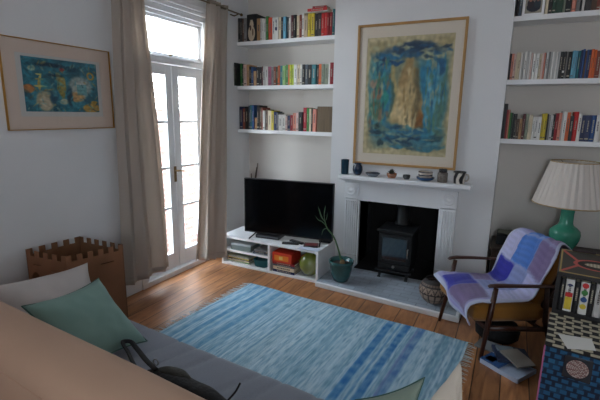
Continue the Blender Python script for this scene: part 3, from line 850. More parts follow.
obj('handle', TB([(sx1 - .035, sy0 - .008, .36), (sx1 - .035, sy0 - .03, .36), (sx1 - .035, sy0 - .032, .31), (sx1 - .035, sy0 - .03, .28)], .006), steel_m, st, smooth=True)
obj('flue_pipe', LT([(.078, .522), (.078, .545), (.062, .55), (.062, .99)], 1.965, -.22, n=26), iron_m, st, smooth=True)

# ---- things on the mantelpiece
MZ = .9995
def glaze(n, r, g, b, **k): return mat(n, rgb(r, g, b), k.pop('rough', .25), coat=.4, **k)
g_teal = glaze('dark_teal_glaze', 18, 62, 82, var=.3, vscale=20)
g_blue = glaze('ink_blue_glaze', 20, 44, 72, var=.4, vscale=14)
g_cream = glaze('cream_glaze', 196, 184, 168)
v = thing('tall_cup', 'tall straight dark teal ceramic beaker at the left end of the mantelpiece', 'vase', (1.385, -.36, MZ))
obj('body', LT([(.002, 0), (.034, 0), (.038, .004), (.041, .14), (.042, .146), (.038, .146), (.035, .01), (.002, .008)], 1.385, -.36, MZ, cap=False), g_teal, v, smooth=True)
v = thing('round_vase', 'small round dark blue ceramic vase below the painting corner on the mantelpiece', 'vase', (1.52, -.36, MZ))
obj('body', LT([(.002, 0), (.026, 0), (.04, .02), (.050, .055), (.046, .085), (.034, .104), (.034, .112), (.038, .118), (.034, .119), (.029, .108), (.04, .08), (.002, .02)], 1.52, -.36, MZ, cap=False), g_blue, v, smooth=True)
v = thing('shallow_dish', 'shallow grey-blue glazed dish on the mantelpiece beside the dark blue vase', 'dish', (1.675, -.36, MZ))
obj('body', LT([(.002, 0), (.04, 0), (.062, .018), (.070, .030), (.066, .031), (.04, .008), (.002, .006)], 1.675, -.36, MZ, cap=False), glaze('grey_blue_glaze', 120, 130, 140), v, smooth=True)
obj('rim', LT([(.070, .030), (.072, .034), (.066, .035), (.064, .031)], 1.675, -.36, MZ, cap=False), g_blue, v, smooth=True)
v = thing('plant_pot', 'little brown pot with a dark bushy succulent in the middle of the mantelpiece', 'potted plant', (1.862, -.36, MZ))
obj('pot', LT([(.002, 0), (.034, 0), (.046, .022), (.048, .045), (.044, .046), (.04, .038), (.002, .036)], 1.862, -.36, MZ, cap=False), glaze('brown_glaze', 140, 92, 64), v, smooth=True)
lf = bmesh.new()
rl = random.Random(3)
for k in range(34):
    a = rl.uniform(0, 6.28); t = rl.uniform(.2, 1); r = .045 * t
    p = Vector((1.862 + .012 * math.cos(a), -.36 + .012 * math.sin(a), MZ + .036)); q = Vector((1.862 + r * math.cos(a), -.36 + r * math.sin(a), MZ + .05 + .04 * (1.2 - t)))
    tube(lf, [p, (p + q) / 2 + Vector((0, 0, .008)), q], [.003, .0065, .001], n=6, flat=.5)
obj('leaves', lf, mat('dark_succulent', rgb(44, 58, 44), .5), v, smooth=True)
v = thing('tiny_bowl', 'tiny dark grey pinch bowl between the succulent and the blue bowl, mantelpiece', 'bowl', (2.005, -.37, MZ))
obj('body', LT([(.002, 0), (.024, 0), (.033, .018), (.034, .042), (.030, .042), (.026, .012), (.002, .01)], 2.005, -.37, MZ, cap=False), glaze('slate_glaze', 58, 60, 62), v, smooth=True)
v = thing('saucer', 'deep blue saucer under the banded cream bowl on the mantelpiece', 'saucer', (2.175, -.365, MZ))
obj('body', LT([(.002, 0), (.045, 0), (.074, .016), (.083, .034), (.079, .036), (.045, .012), (.002, .011)], 2.175, -.365, MZ, cap=False), glaze('cobalt_glaze', 24, 66, 108), v, smooth=True)
v = thing('banded_bowl', 'cream bowl with dark bands sitting in the deep blue saucer on the mantelpiece', 'bowl', (2.175, -.365, MZ + .012))
z = MZ + .0125
obj('body', LT([(.002, 0), (.034, 0), (.060, .026), (.064, .070), (.060, .070), (.054, .03), (.002, .012)], 2.175, -.365, z, cap=False), g_cream, v, smooth=True)
obj('bands', LT([(.0625, .036), (.0645, .040), (.0645, .046), (.0635, .048)], 2.175, -.365, z, cap=False), g_blue, v, smooth=True)
obj('bands', LT([(.0645, .066), (.0658, .068), (.0658, .073), (.060, .073)], 2.175, -.365, z, cap=False), g_blue, v, smooth=True)
v = thing('lidded_jar', 'grey patterned jar with a dark lid, second from right on the mantelpiece', 'jar', (2.325, -.36, MZ))
obj('body', LT([(.002, 0), (.040, 0), (.044, .004), (.044, .082), (.036, .09), (.002, .09)], 2.325, -.36, MZ, cap=False), mat('mottled_grey_glaze', rgb(128, 118, 108), .35, var=.6, vscale=60), v, smooth=True)
obj('lid', LT([(.002, .09), (.034, .09), (.036, .094), (.036, .118), (.030, .121), (.002, .121)], 2.325, -.36, MZ, cap=False), glaze('charcoal_glaze', 34, 34, 38), v, smooth=True)
v = thing('patterned_mug', 'white mug with black brushed leaf pattern at the right end of the mantelpiece', 'mug', (2.468, -.365, MZ))
def mug_c(u, v_):
    s = math.sin(u * 6.283 * 5 + 1.2 * math.sin(v_ * 5))
    return h('18181a') if s > .25 - .5 * math.sin(v_ * 3.14) and v_ > .05 or v_ > .93 else h('d8d0c4')
painted('body', lambda u, v_: (2.468 + (.044 + .008 * v_) * math.cos(u * 6.2832), -.365 + (.044 + .008 * v_) * math.sin(u * 6.2832), MZ + .108 * v_), mug_c, 60, 16, v, mat('painted_glaze', (1, 1, 1), .3, attr=True, coat=.3), solid=.004)
obj('base', LT([(.002, .001), (.043, .001), (.043, .006), (.002, .006)], 2.468, -.365, MZ, cap=False), g_cream, v)
obj('handle', TB(bez([(2.516, -.365, MZ + .085), (2.540, -.365, MZ + .08), (2.545, -.365, MZ + .05), (2.532, -.365, MZ + .03), (2.513, -.365, MZ + .026)], 5), .006), g_cream, v, smooth=True)

# ---- hearth pots
v = thing('carved_pot', 'round beige pot with dark carved bands on the right of the hearth', 'pot', (2.395, -.81, .0455))
def pot_prof(t):
    pr = [(0, .06), (.12, .088), (.3, .112), (.5, .121), (.7, .112), (.85, .092), (.93, .074), (1, .072)]
    for (a, r0), (b, r1) in zip(pr, pr[1:]):
        if t <= b: return r0 + (r1 - r0) * (t - a) / (b - a)
    return .072
def pot_c(u, v_):
    a = u * 14
    if v_ > .84: return h('2c2624')
    if .72 < v_ < .76 or .42 < v_ < .46 or .18 < v_ < .21: return h('2a2422')
    if .46 < v_ < .72:
        return h('302826') if (abs((a % 1) - .5) * 2 + (v_ - .46) / .26) % 1 < .32 else h('a08c7c')
    if v_ > .76: return h('5a4a42') if (a * 2) % 1 < .5 else h('7a685c')
    return h('a89484') if (a % 1) > .14 else h('4a3c36')
painted('body', lambda u, v_: (2.395 + pot_prof(v_) * math.cos(u * 6.2832), -.81 + pot_prof(v_) * math.sin(u * 6.2832), .047 + .205 * v_), pot_c, 112, 40, v, mat('carved_terracotta', (1, 1, 1), .6, attr=True), solid=.004)
obj('base', LT([(.002, 0), (.058, 0), (.060, .006), (.002, .006)], 2.395, -.81, .047, cap=False), mat('terracotta', rgb(120, 90, 74), .8), v)
obj('contents', LT([(.002, .15), (.09, .15), (.002, .16)], 2.395, -.81, .047, cap=False), mat('dark_soil', rgb(34, 28, 24), .95), v)

v = thing('potted_amaryllis', 'tall leggy plant in a glazed green pot beside the media unit', 'potted plant', (1.555, -.79, .0455))
g_pot = glaze('sea_green_glaze', 40, 92, 90, var=.35, vscale=9)
px_, py_ = 1.54, -.77
obj('pot', LT([(.002, 0), (.062, 0), (.070, .004), (.092, .06), (.105, .13), (.108, .168), (.115, .176), (.117, .198), (.112, .204), (.097, .192), (.094, .165), (.09, .165)], px_, py_, .0455, n=36, cap=False), g_pot, v, smooth=True)
obj('soil', LT([(.002, .168), (.094, .166)], px_, py_, .0455, cap=False), mat('dark_soil', rgb(34, 28, 24), .95), v)
leaf_m = mat('fleshy_green_leaf', rgb(72, 108, 66), .45)
obj('bulb', LT([(.002, .15), (.022, .16), (.026, .18), (.012, .205), (.002, .21)], px_ + .01, py_, .0455, cap=False), mat('papery_bulb', rgb(120, 96, 60), .7), v, smooth=True)
stp = bez([(px_ + .0, py_, .23), (1.505, -.78, .36), (1.46, -.79, .47), (1.40, -.80, .54), (1.375, -.80, .60)], 6)
obj('stem', TB(stp, [.009 - .004 * i / len(stp) for i in range(len(stp))]), leaf_m, v, smooth=True)
def leaf(pts, w):
    bm = bmesh.new(); P = bez(pts, 6); n = len(P)
    tube(bm, P, [max(.0015, w * math.sin(math.pi * (.06 + .94 * i / (n - 1))) ** .8) for i in range(n)], n=8, flat=.22)
    return bm
for pts, w in (([(1.375, -.80, .60), (1.34, -.80, .64), (1.315, -.80, .70), (1.30, -.80, .74)], .013), ([(1.375, -.80, .59), (1.36, -.79, .66), (1.365, -.79, .72), (1.372, -.79, .755)], .011),
               ([(1.38, -.80, .57), (1.35, -.81, .60), (1.31, -.82, .62), (1.285, -.83, .66)], .010), ([(1.40, -.80, .545), (1.37, -.81, .53), (1.355, -.81, .50), (1.35, -.81, .47)], .012),
               ([(1.375, -.80, .6), (1.39, -.80, .64), (1.395, -.80, .69)], .007)):
    obj('leaf', leaf(pts, w), leaf_m, v, smooth=True)

# ================================================================== MEDIA UNIT
ux0, ux1, uy0, uy1, uh = .208, 1.339, -.854, -.44, .317
mu = thing('media_unit', 'low white open-fronted media unit under the television', 'cabinet', (.77, -.65, 0))
T_ = .024
obj('top_panel', B((ux0, ux1, uy0, uy1, uh - T_, uh)), shelf_m, mu, bevel=.002)
obj('base_panel', B((ux0 + T_, ux1 - T_, uy0, uy1, .0005, T_)), shelf_m, mu, bevel=.002)
for a in (ux0, ux1 - T_): obj('side_panel', B((a, a + T_, uy0, uy1, .0005, uh - T_)), shelf_m, mu, bevel=.002)
obj('divider', B((.782, .782 + T_, uy0, uy1, T_, uh - T_)), shelf_m, mu, bevel=.002)
obj('back_panel', B((ux0 + T_, ux1 - T_, uy1 - .006, uy1 - .001, T_, uh - T_)), shelf_m, mu)
obj('shelf', B((ux0 + T_, .782, uy0 + .005, uy1 - .006, .148, .148 + T_)), shelf_m, mu, bevel=.002)

# television
tv = thing('television', 'large black flat television with a thin bezel on the media unit', 'television', (.9, -.68, uh))
def V2(a, b, t): return a + (b - a) * t
ang = math.atan2(.13, .944)
Mt = Matrix.Translation((.907, -.685, 0)) @ Matrix.Rotation(ang, 4, 'Z')
def Bx(*bs, M=Mt):
    bm = bmesh.new()
    for b in bs:
        box(bm, *b[:6], b[6] if len(b) > 6 else 0, M)
    return bm
hw = .477
obj('casing', Bx((-hw, hw, 0, .035, .362, .934), (-.3, .3, .035, .065, .40, .72)), black_m, tv, bevel=.004)
obj('screen', Bx((-hw + .01, hw - .01, -.0015, .0, .378, .925)), mat('black_screen', rgb(5, 6, 8), .12, spec=.3), tv)
for s in (-1, 1):
    bm = bmesh.new()
    for e in (-1, 1):
        tube(bm, [Mt @ Vector((s * .34, .018, .375)), Mt @ Vector((s * .36, .018 + e * .04, .345)), Mt @ Vector((s * .375, .018 + e * .12, uh + .0075))], .007, n=8)
    obj('foot', bm, black_m, tv, smooth=True)

def tbox(name, label, cat, x, y, z, lx, ly, lz, m_, rz=0, bevel=.003, group=None, extra=None):
    bm = B((-lx / 2, lx / 2, -ly / 2, ly / 2, 0, lz))
    mats = [m_]
    if extra: extra(bm, mats)
    o = obj(name, bm, mats, bevel=bevel)
    o.matrix_basis = Matrix.Translation((x, y, z)) @ Matrix.Rotation(rz, 4, 'Z')
    return tag(o, label, cat, group)
U = uh + .0005
sb = thing('set_top_box', 'black set-top box lying on the media unit under the television', 'set-top box', (.70, -.66, U), .12)
obj('casing', B((-.13, .13, -.09, .09, .003, .04)), black_m, sb, local=True, bevel=.004)
obj('front_strip', B((-.12, .12, -.0915, -.09, .012, .03)), mat('grey_strip', rgb(70, 72, 76), .3), sb, local=True)
for a in (-.1, .1):
    for b in (-.06, .06): obj('foot', B((a - .01, a + .01, b - .01, b + .01, 0, .003)), black_m, sb, local=True)
def remote(x, y, rz, label):
    r = thing('remote_control', label, 'remote control', (x, y, U), rz)
    obj('body', B((-.085, .085, -.022, .022, 0, .016)), black_m, r, local=True, bevel=.006)
    bt = bmesh.new()
    for i in range(7):
        for j in range(3): box(bt, -.065 + i * .02, -.055 + i * .02, -.014 + j * .011, -.008 + j * .011, .016, .0175)
    obj('buttons', bt, mat('grey_rubber', rgb(105, 106, 110), .7), r, local=True)
remote(1.0, -.775, .3, 'black remote control nearest the front edge of the media unit')
remote(1.03, -.70, -.25, 'black remote control lying behind another one on the media unit')
tbox('game_case', 'dark disc case lying on the media unit beside the remote controls', 'disc case', 1.20, -.72, U, .14, .11, .014, mat('dark_plastic_case', rgb(38, 30, 36), .3), .35, extra=lambda bm, ms: (box(bm, -.06, .06, -.045, .045, .014, .0144, 1), ms.append(mat('dull_red_sleeve', rgb(110, 44, 48), .5))))
tbox('disc_box', 'small black box on the back of the media unit near the potted plant', 'box', 1.27, -.52, U, .12, .10, .035, black_m, .1)
tbox('envelope', 'white envelope overhanging the front right of the media unit top', 'envelope', 1.225, -.818, U, .20, .085, .004, mat('bluish_paper', rgb(205, 212, 228), .7), .03, bevel=0)
# lower left compartment
grp = 'magazines lying in the lower left compartment of the media unit'
zz = T_ + .0005
for i, (c, t, w, dx, r) in enumerate((('white', .012, .28, 0, .02), ('green', .010, .27, .005, -.03), ('cream', .014, .28, -.004, .01), ('black', .012, .26, .006, .04), ('yellow', .009, .27, 0, -.02), ('lgrey', .013, .25, .004, .03), ('greygreen', .012, .26, -.003, 0))):
    nm = ['lowest white', 'thin green', 'thick cream', 'black', 'thin yellow', 'light grey', 'topmost grey-green']
    lying_book(.40 + dx, -.72, zz, w, .21, t, c, '%s magazine in the stack on the bottom left of the media unit' % nm[i], grp, r)
    zz += t + .0006
cb = thing('teal_basket', 'small teal fabric basket beside the magazines inside the media unit', 'basket', (.66, -.74, T_ + .0005))
def ro(sx, sy, r, k):
    a = 2 * math.pi * k / 32
    return (abs(math.cos(a)) ** .5 * math.copysign(1, math.cos(a)) * sx * r, abs(math.sin(a)) ** .5 * math.copysign(1, math.sin(a)) * sy * r)
bm = bmesh.new(); rings = []
for (r, z) in ((.86, .001), (.93, .03), (1, .075), (1.02, .078), (.95, .078), (.88, .03), (.8, .01)):
    rings.append([bm.verts.new((.66 + ro(.085, .08, r, k)[0], -.745 + ro(.085, .08, r, k)[1], T_ + z)) for k in range(32)])
for a, b in zip(rings, rings[1:]):
    for k in range(32): bm.faces.new((a[k], a[(k + 1) % 32], b[(k + 1) % 32], b[k]))
bm.faces.new(rings[0]); bm.faces.new(rings[-1])
obj('basket_body', bm, mat('teal_felt', rgb(24, 84, 88), .9, bump=.3, bscale=200), cb, smooth=True)
obj('folded_cloth', LT([(.002, 0), (.05, .002), (.06, .02), (.03, .032), (.002, .034)], .66, -.745, T_ + .05, n=14, cap=False), mat('dark_teal_cloth', rgb(18, 62, 70), .9), cb, smooth=True)
# upper left compartment
zu = .148 + T_ + .0005
tbox('router_box', 'grey-green box with a pale lid in the upper left of the media unit', 'box', .44, -.74, zu, .24, .20, .072, mat('grey_green_card', rgb(112, 128, 126), .6), .05, extra=lambda bm, ms: (box(bm, -.122, .122, -.102, .102, .054, .074, 1), ms.append(mat('pale_grey_card', rgb(168, 176, 178), .6))))
lying_book(.675, -.74, zu, .17, .20, .016, 'slate', 'slate blue book beside the grey-green box inside the media unit', 'books in the upper left compartment of the media unit', .05)
lying_book(.675, -.74, zu + .0165, .16, .19, .014, 'black', 'black book on the slate blue book inside the media unit', 'books in the upper left compartment of the media unit', -.04)
lying_book(.68, -.74, zu + .031, .15, .18, .012, 'grey', 'grey book topmost on the short pile inside the media unit', 'books in the upper left compartment of the media unit', .03)
# right compartment
zz = T_ + .0005
g2 = 'board games and books stacked in the right compartment of the media unit'
for c, t, lab in (('navy', .026, 'dark blue box lowest in the stack inside the media unit'), ('cream', .036, 'thick cream book in the stack inside the media unit'), ('slate', .020, 'slate blue book in the middle of the stack inside the media unit')):
    lying_book(.955, -.735, zz, .245, .2, t, c, lab, g2, random.uniform(-.03, .03)); zz += t + .0006
lying_book(.95, -.735, zz, .245, .2, .022, 'darkred', 'dark red book under the orange game box inside the media unit', g2, .02); zz += .0226
tbox('game_box', 'orange and red game box topmost in the stack inside the media unit', 'board game', .935, -.735, zz, .215, .21, .098, mat('orange_red_card', rgb(200, 56, 34), .45), .015, group=g2,
     extra=lambda bm, ms: (box(bm, -.085, .075, -.1058, -.105, .018, .072, 1), box(bm, -.03, .01, -.1066, -.1058, .028, .062, 2), ms.extend([mat('orange_print', rgb(222, 128, 36), .45), mat('yellow_print', rgb(228, 196, 110), .45)])))
v = thing('green_glass_vase', 'round olive green glass vase inside the media unit', 'vase', (1.195, -.74, T_ + .0005))
obj('body', LT([(.002, 0), (.045, 0), (.082, .03), (.103, .08), (.108, .115), (.100, .155), (.078, .195), (.045, .222), (.036, .232), (.036, .244), (.041, .250), (.037, .251), (.031, .242), (.030, .23), (.04, .215)], 1.195, -.74, T_ + .0005, n=40, cap=False), mat('olive_green_glass', rgb(104, 118, 34), .08, spec=.8, coat=1.0), v, smooth=True)
# dry twigs behind the television
v = thing('twig_vase', 'slim vase with bare twigs in the corner behind the television', 'vase', (.23, -.25, 0))
obj('vase', LT([(.002, 0), (.05, 0), (.055, .1), (.045, .3), (.03, .42), (.028, .45), (.024, .45), (.024, .42), (.002, .4)], .23, -.25, .0005, cap=False), glaze('grey_glaze', 88, 90, 92), v, smooth=True)
for e in ((.262, -.22, 1.02), (.205, -.27, .90), (.235, -.2, .97)):
    obj('twig', TB(bez([(.23, -.25, .40), ((.23 + e[0]) / 2 - .01, -.25, .7), e], 5), .006, n=6), mat('dry_twig', rgb(70, 60, 52), .9), v, smooth=True)

# ================================================================== CURTAINS
cur_m = mat('taupe_linen_curtain', rgb(192, 180, 169), .95, bump=.15, bscale=400)
_nt, _N, _L = nlink(cur_m)
_tr = _N.new('ShaderNodeBsdfTranslucent'); _tr.inputs[0].default_value = (*rgb(200, 187, 172), 1)
_mx = _N.new('ShaderNodeMixShader'); _mx.inputs[0].default_value = .32
_L.new(_N['Principled BSDF'].outputs[0], _mx.inputs[1]); _L.new(_tr.outputs[0], _mx.inputs[2])
_L.new(_mx.outputs[0], _N['Material Output'].inputs[0])
rod = thing('curtain_rod', 'thin dark metal curtain rod above the garden doors', 'curtain rod', (.10, -1.2, 2.62))
obj('rod', TB([(.10, -2.25, 2.62), (.10, -.30, 2.62)], .008, n=10), brass_m, rod, smooth=True)
for y in (-2.22, -.34):
    obj('bracket', TB([(.001, y, 2.62), (.05, y, 2.60), (.10, y, 2.612)], .006), brass_m, rod, smooth=True)
obj('finial', LT([(.001, 0), (.009, .003), (.011, .010), (.016, .02), (.013, .034), (.001, .042)], 0, 0, n=14, M=Matrix.Translation((.10, -.30, 2.62)) @ Matrix.Rotation(math.radians(-90), 4, 'X')), brass_m, rod, smooth=True)
def curtain(label, top, bot, zb, nf, seed, xo=.10, swing=0.0):
    c = thing('curtain', label, 'curtain', (.10, (top[0] + top[1]) / 2, zb), group='pair of taupe curtains')
    r = random.Random(seed)
    ph = [r.uniform(0, 6.28) for _ in range(6)]
    def fn(u, v):
        y0 = top[0] + (bot[0] - top[0]) * (1 - v); y1 = top[1] + (bot[1] - top[1]) * (1 - v)
        # gathered: fabric fold coordinate is slightly irregular
        uu = u + .03 * math.sin(u * 9 + ph[0]) + .02 * math.sin(v * 3 + u * 14 + ph[1])
        y = y0 + (y1 - y0) * u + .006 * math.sin(uu * nf * 12.566 + ph[2])
        amp = .030 - .010 * v
        x = xo + amp * math.sin(uu * nf * 6.2832 + ph[3] + .5 * math.sin(v * 2.2)) + .008 * math.sin(uu * nf * 12.566 + ph[4]) + .006 * math.sin(v * 7 + u * 5)
        x += swing * u * (1 - v) ** 1.3
        z = zb + (2.655 - zb) * v + (.006 * math.sin(u * 20) if v < .01 else 0)
        return Vector((max(.045, x), y, z))
    bm = bmesh.new(); grid(bm, fn, 110, 50)
    obj('fabric', bm, cur_m, c, smooth=True, solid=.003)
    # heading tape
    def fh(u, v):
        p = fn(u, .985 + .015 * v); p.x += .004; return p
    bm = bmesh.new(); grid(bm, fh, 110, 2)
    obj('heading_tape', bm, mat('taupe_tape', rgb(140, 128, 116), .95), c, smooth=True, solid=.002)
    def hm(u, v):
        p = fn(u, .0 + .022 * v); p.x += .003; return p
    bm = bmesh.new(); grid(bm, hm, 110, 2)
    obj('hem', bm, cur_m, c, smooth=True, solid=.002)
    return c
curtain('taupe linen curtain on the picture side of the garden doors', (-1.93, -1.64), (-2.02, -1.49), .145, 3, 5)
curtain('taupe linen curtain on the bookshelf side of the garden doors', (-.84, -.52), (-1.14, -.905), .10, 3, 11, .10, .19)

# ================================================================== RUG
def rug():
    L_, Wd = 1.94, 1.15
    rg = thing('striped_rug', 'blue and white striped woven rag rug on the floorboards', 'rug', (1.75, -1.235, 0.001), math.atan2(-.125, 1.94))
    # local x along the rug's length (centred), local y from 0 (hearth side) to -Wd (sofa side)
    rs = random.Random(12)
    base = []
    n = 330
    cur = 0
    for i in range(n):
        cur = cur * .55 + rs.uniform(-1, 1) * .45
        base.append(cur)
    def band(t, a, b, s=.004): return smooth01(a - s, a + s, t) * (1 - smooth01(b - s, b + s, t))
    def cf(u, v):
        t = u + .004 * noise.noise(Vector((u * 3, v * 3, 2)))
        i = int(clamp(t) * (n - 1))
        c = mixc(h('86b0c6'), h('c2dae4'), clamp(.5 + base[i] * .9))
        # rag flecks along each weft
        f = noise.noise(Vector((t * 160, v * 14, 4)))
        c = mixc(c, h('5c88a4') if f > 0 else h('d2dfe0'), clamp(abs(f) * 1.3) * .6)
        for a, b, col, k in ((.045, .062, '4f8ab4', .6), (.095, .115, '4584b4', .75), (.128, .15, '64a0c4', .5), (.175, .20, '4a88b6', .7), (.24, .25, '5590b8', .5), (.35, .357, '4a7ea4', .6), (.36, .42, '9ab6c2', .3),
                             (.55, .556, '5a8aa8', .5), (.70, .728, '2f76b4', .9), (.745, .752, '4b8cc0', .6), (.765, .79, '2f74b2', .9), (.815, .825, '6a7cb8', .7), (.825, .845, '4a78b4', .8), (.91, .92, '4f7fa2', .7), (.945, .952, '5a88a8', .6), (.972, .98, '4a7ca0', .6)):
            c = mixc(c, h(col), band(t, a, b) * k * (.8 + .5 * noise.noise(Vector((t * 40, v * 22, 1)))))
        return tuple(clamp(x) for x in c)
    def fn(u, v):
        x = (u - .5) * L_ + .010 * math.sin(v * 5 + 1) * (2 * u - 1) ** 2; y = -v * Wd + .006 * math.sin(u * 17)
        z = .008 + .0025 * noise.noise(Vector((x * 3, y * 3, 0))) + .0016 * math.sin(u * 700)
        return total(rg) @ Vector((x, y, max(.004, z)))
    painted('woven_field', fn, cf, 460, 150, rg, mat('woven_cotton_rag', (1, 1, 1), .95, attr=True, bump=.5, bscale=260), solid=.004)
    bm = bmesh.new()
    fr_ = random.Random(4)
    for s in (-1, 1):
        y = -.01
        while y > -Wd:
            ln = fr_.uniform(.045, .08); dy = fr_.uniform(-.018, .018)
            x = s * (L_ / 2 - .004)
            tube(bm, [total(rg) @ Vector((x, y, .009)), total(rg) @ Vector((x + s * ln * .5, y + dy * .7, .006)), total(rg) @ Vector((x + s * ln, y + dy, .003))], [.0026, .0022, .0014], n=4)
            y -= fr_.uniform(.010, .026)
    fo = obj('fringe', bm, mat('fringe_yarn', rgb(196, 204, 202), .95), rg, kind='stuff')
rug()

# ================================================================== SOFA
sofa = thing('sofa', 'grey sofa with a beige covered back, seen from behind', 'sofa', (1.75, -3.1, 0))
grey_m = mat('grey_woven_upholstery', rgb(140, 145, 156), .95, bump=.25, bscale=500, var=.08, vscale=3, sheen=.15)
beige_m = mat('beige_cotton_cover', rgb(194, 158, 132), .95, bump=.12, bscale=400, var=.05, vscale=4, sheen=.1)
SX0, SX1 = .62, 2.84
def rounded_bar(prof, x0, x1, nx, wave, endr=.05):
    """profile (y, z) closed loop extruded along x with rounded ends and a wave(x, k) displacement"""
    bm = bmesh.new(); rings = []
    cy = sum(p[0] for p in prof) / len(prof); cz = sum(p[1] for p in prof) / len(prof)
    xs = [x0, x0 + endr * .12, x0 + endr * .4, x0 + endr] + [x0 + endr + (x1 - x0 - 2 * endr) * i / nx for i in range(1, nx)] + [x1 - endr, x1 - endr * .4, x1 - endr * .12, x1]
    sc = [.80, .92, .98, 1] + [1] * (nx - 1) + [1, .98, .92, .80]
    for x, s in zip(xs, sc):
        ring = []
        for k, (y, z) in enumerate(prof):
            dy, dz = wave(x, k, y, z)
            ring.append(bm.verts.new((x, cy + (y - cy) * (1 - (1 - s) * .4) + dy, cz + (z - cz) * (1 - (1 - s) * .4) + dz)))
        rings.append(ring)
    n = len(prof)
    for a, b in zip(rings, rings[1:]):
        for k in range(n): bm.faces.new((a[k], a[(k + 1) % n], b[(k + 1) % n], b[k]))
    bm.faces.new(rings[0]); bm.faces.new(rings[-1])
    return bm
def rr(y0, y1, z0, z1, r, n=5):
    out = []
    for (cy, cz, a0) in ((y1 - r, z1 - r, 0), (y0 + r, z1 - r, 90), (y0 + r, z0 + r, 180), (y1 - r, z0 + r, 270)):
        for k in range(n + 1):
            a = math.radians(a0 + 90 * k / n); out.append((cy + r * math.cos(a), cz + r * math.sin(a)))
    return out
def seat_wave(x, k, y, z):
    if z < .40: return (0, 0)
    s = 0
    for (c0, sl, wd, am) in ((1.35, .25, .018, .010), (1.47, .3, .016, .009), (1.60, .35, .02, .008), (1.86, .4, .018, .010), (1.99, .3, .016, .009), (2.15, .35, .018, .008), (1.12, .2, .02, .006)):
        d = (x - c0 - sl * (y + 3.0)); s -= 1.2 * am * math.exp(-(d / (wd * .62)) ** 2)
    return (0, s + .006 * noise.noise(Vector((x * 3, y * 4, 0))))
def prof_dense(y0, y1, z0, z1, r):
    p = rr(y0, y1, z0, z1, r)
    # subdivide the top run for wrinkles
    out = []
    for i, a in enumerate(p):
        b = p[(i + 1) % len(p)]
        out.append(a)
        d = math.hypot(a[0] - b[0], a[1] - b[1])
        if d > .1:
            n = int(d / .03)
            for k in range(1, n): out.append((a[0] + (b[0] - a[0]) * k / n, a[1] + (b[1] - a[1]) * k / n))
    return out
obj('base', B((SX0 + .02, SX1 - .02, -3.55, -2.83, .10, .28)), grey_m, sofa, bevel=.02)
obj('seat_cushion', rounded_bar(prof_dense(-3.38, -2.79, .27, .43, .045), SX0 + .01, SX1 - .02, 150, seat_wave), grey_m, sofa, smooth=True)
def back_wave(x, k, y, z):
    t = clamp((z - .3) / .5)
    dip = -.0 * math.exp(-((x - .75) / .35) ** 2) - .006 * math.sin(x * 2.2)
    return (-.03 * (1 - t) * 0, t * (dip + .006 * noise.noise(Vector((x * 2.5, y * 5, 1)))))
obj('backrest', rounded_bar(prof_dense(-3.61, -3.385, .13, .80, .085), SX0 - .02, SX1, 70, back_wave, .08), beige_m, sofa, smooth=True, label='beige cotton covered backrest')
obj('back_seam', TB([(SX0 + .05, -3.6095, .70), (1.5, -3.6105, .703), (SX1 - .08, -3.6095, .70)], .0025, n=6), beige_m, sofa)
obj('armrest', rounded_bar(prof_dense(-3.33, -2.86, .13, .56, .06), SX1 - .02, SX1 + .12, 6, lambda *a: (0, 0), .03), grey_m, sofa, smooth=True)
for x in (SX0 + .08, SX1 - .08):
    for y in (-3.5, -2.88): obj('leg', LT([(.018, .0005), (.025, .10)], x, y, n=14), walnut_m, sofa)

sofa.matrix_basis = Matrix.Translation((1.75, -3.1, 0)) @ Matrix.Rotation(math.radians(-4.3), 4, 'Z')

def cushion(name, label, cat, P, th, m_, bulge=.12, piping=None, seed=0, tuft=0):
    """P: four corners in order; a stuffed square cushion between them"""
    P = [Vector(p) for p in P]
    nrm = ((P[2] - P[0]).cross(P[3] - P[1])).normalized()
    N = 30
    def bl(u, v):
        return (P[0] * (1 - u) + P[1] * u) * (1 - v) + (P[3] * (1 - u) + P[2] * u) * v
    def base(u, v):
        # edges pulled in between the corners
        a, b = 2 * u - 1, 2 * v - 1
        k = .13
        uu = .5 + a * .5 * (1 - k * (1 - b * b)); vv = .5 + b * .5 * (1 - k * (1 - a * a))
        return bl(uu, vv)
    def thk(u, v):
        a, b = 2 * u - 1, 2 * v - 1
        f = max(0, (1 - a ** 4) * (1 - b ** 4)) ** .55
        return f * th / 2 * (1 + .30 * noise.noise(Vector((u * 3, v * 3, seed))) + .10 * noise.noise(Vector((u * 9, v * 9, seed))))
    bm = bmesh.new()
    F = [[bm.verts.new(base(i / N, j / N) + nrm * thk(i / N, j / N)) for j in range(N + 1)] for i in range(N + 1)]
    K = [[F[i][j] if i in (0, N) or j in (0, N) else bm.verts.new(base(i / N, j / N) - nrm * thk(i / N, j / N)) for j in range(N + 1)] for i in range(N + 1)]
    for G in (F, K):
        for i in range(N):
            for j in range(N):
                bm.faces.new((G[i][j], G[i + 1][j], G[i + 1][j + 1], G[i][j + 1]))
    c = sum(P, Vector()) / 4
    low = min(P, key=lambda q: q.z)
    t = thing(name, label, cat, (c.x, c.y, low.z))
    obj('cover', bm, m_, t, smooth=True)
    if piping:
        pts = [base(k / 20, 0) for k in range(20)] + [base(1, k / 20) for k in range(20)] + [base(1 - k / 20, 1) for k in range(20)] + [base(0, 1 - k / 20) for k in range(20)]
        obj('piping', TB(pts, .0035, n=6, closed=True), piping, t, smooth=True)
    return t
teal_m = mat('sea_green_cotton', rgb(128, 160, 150), .95, bump=.2, bscale=400, sheen=.1)
teal_e = mat('sea_green_edge', rgb(70, 102, 94), .95)
offw_m = mat('off_white_cotton', rgb(196, 188, 184), .95, bump=.2, bscale=400, sheen=.1)
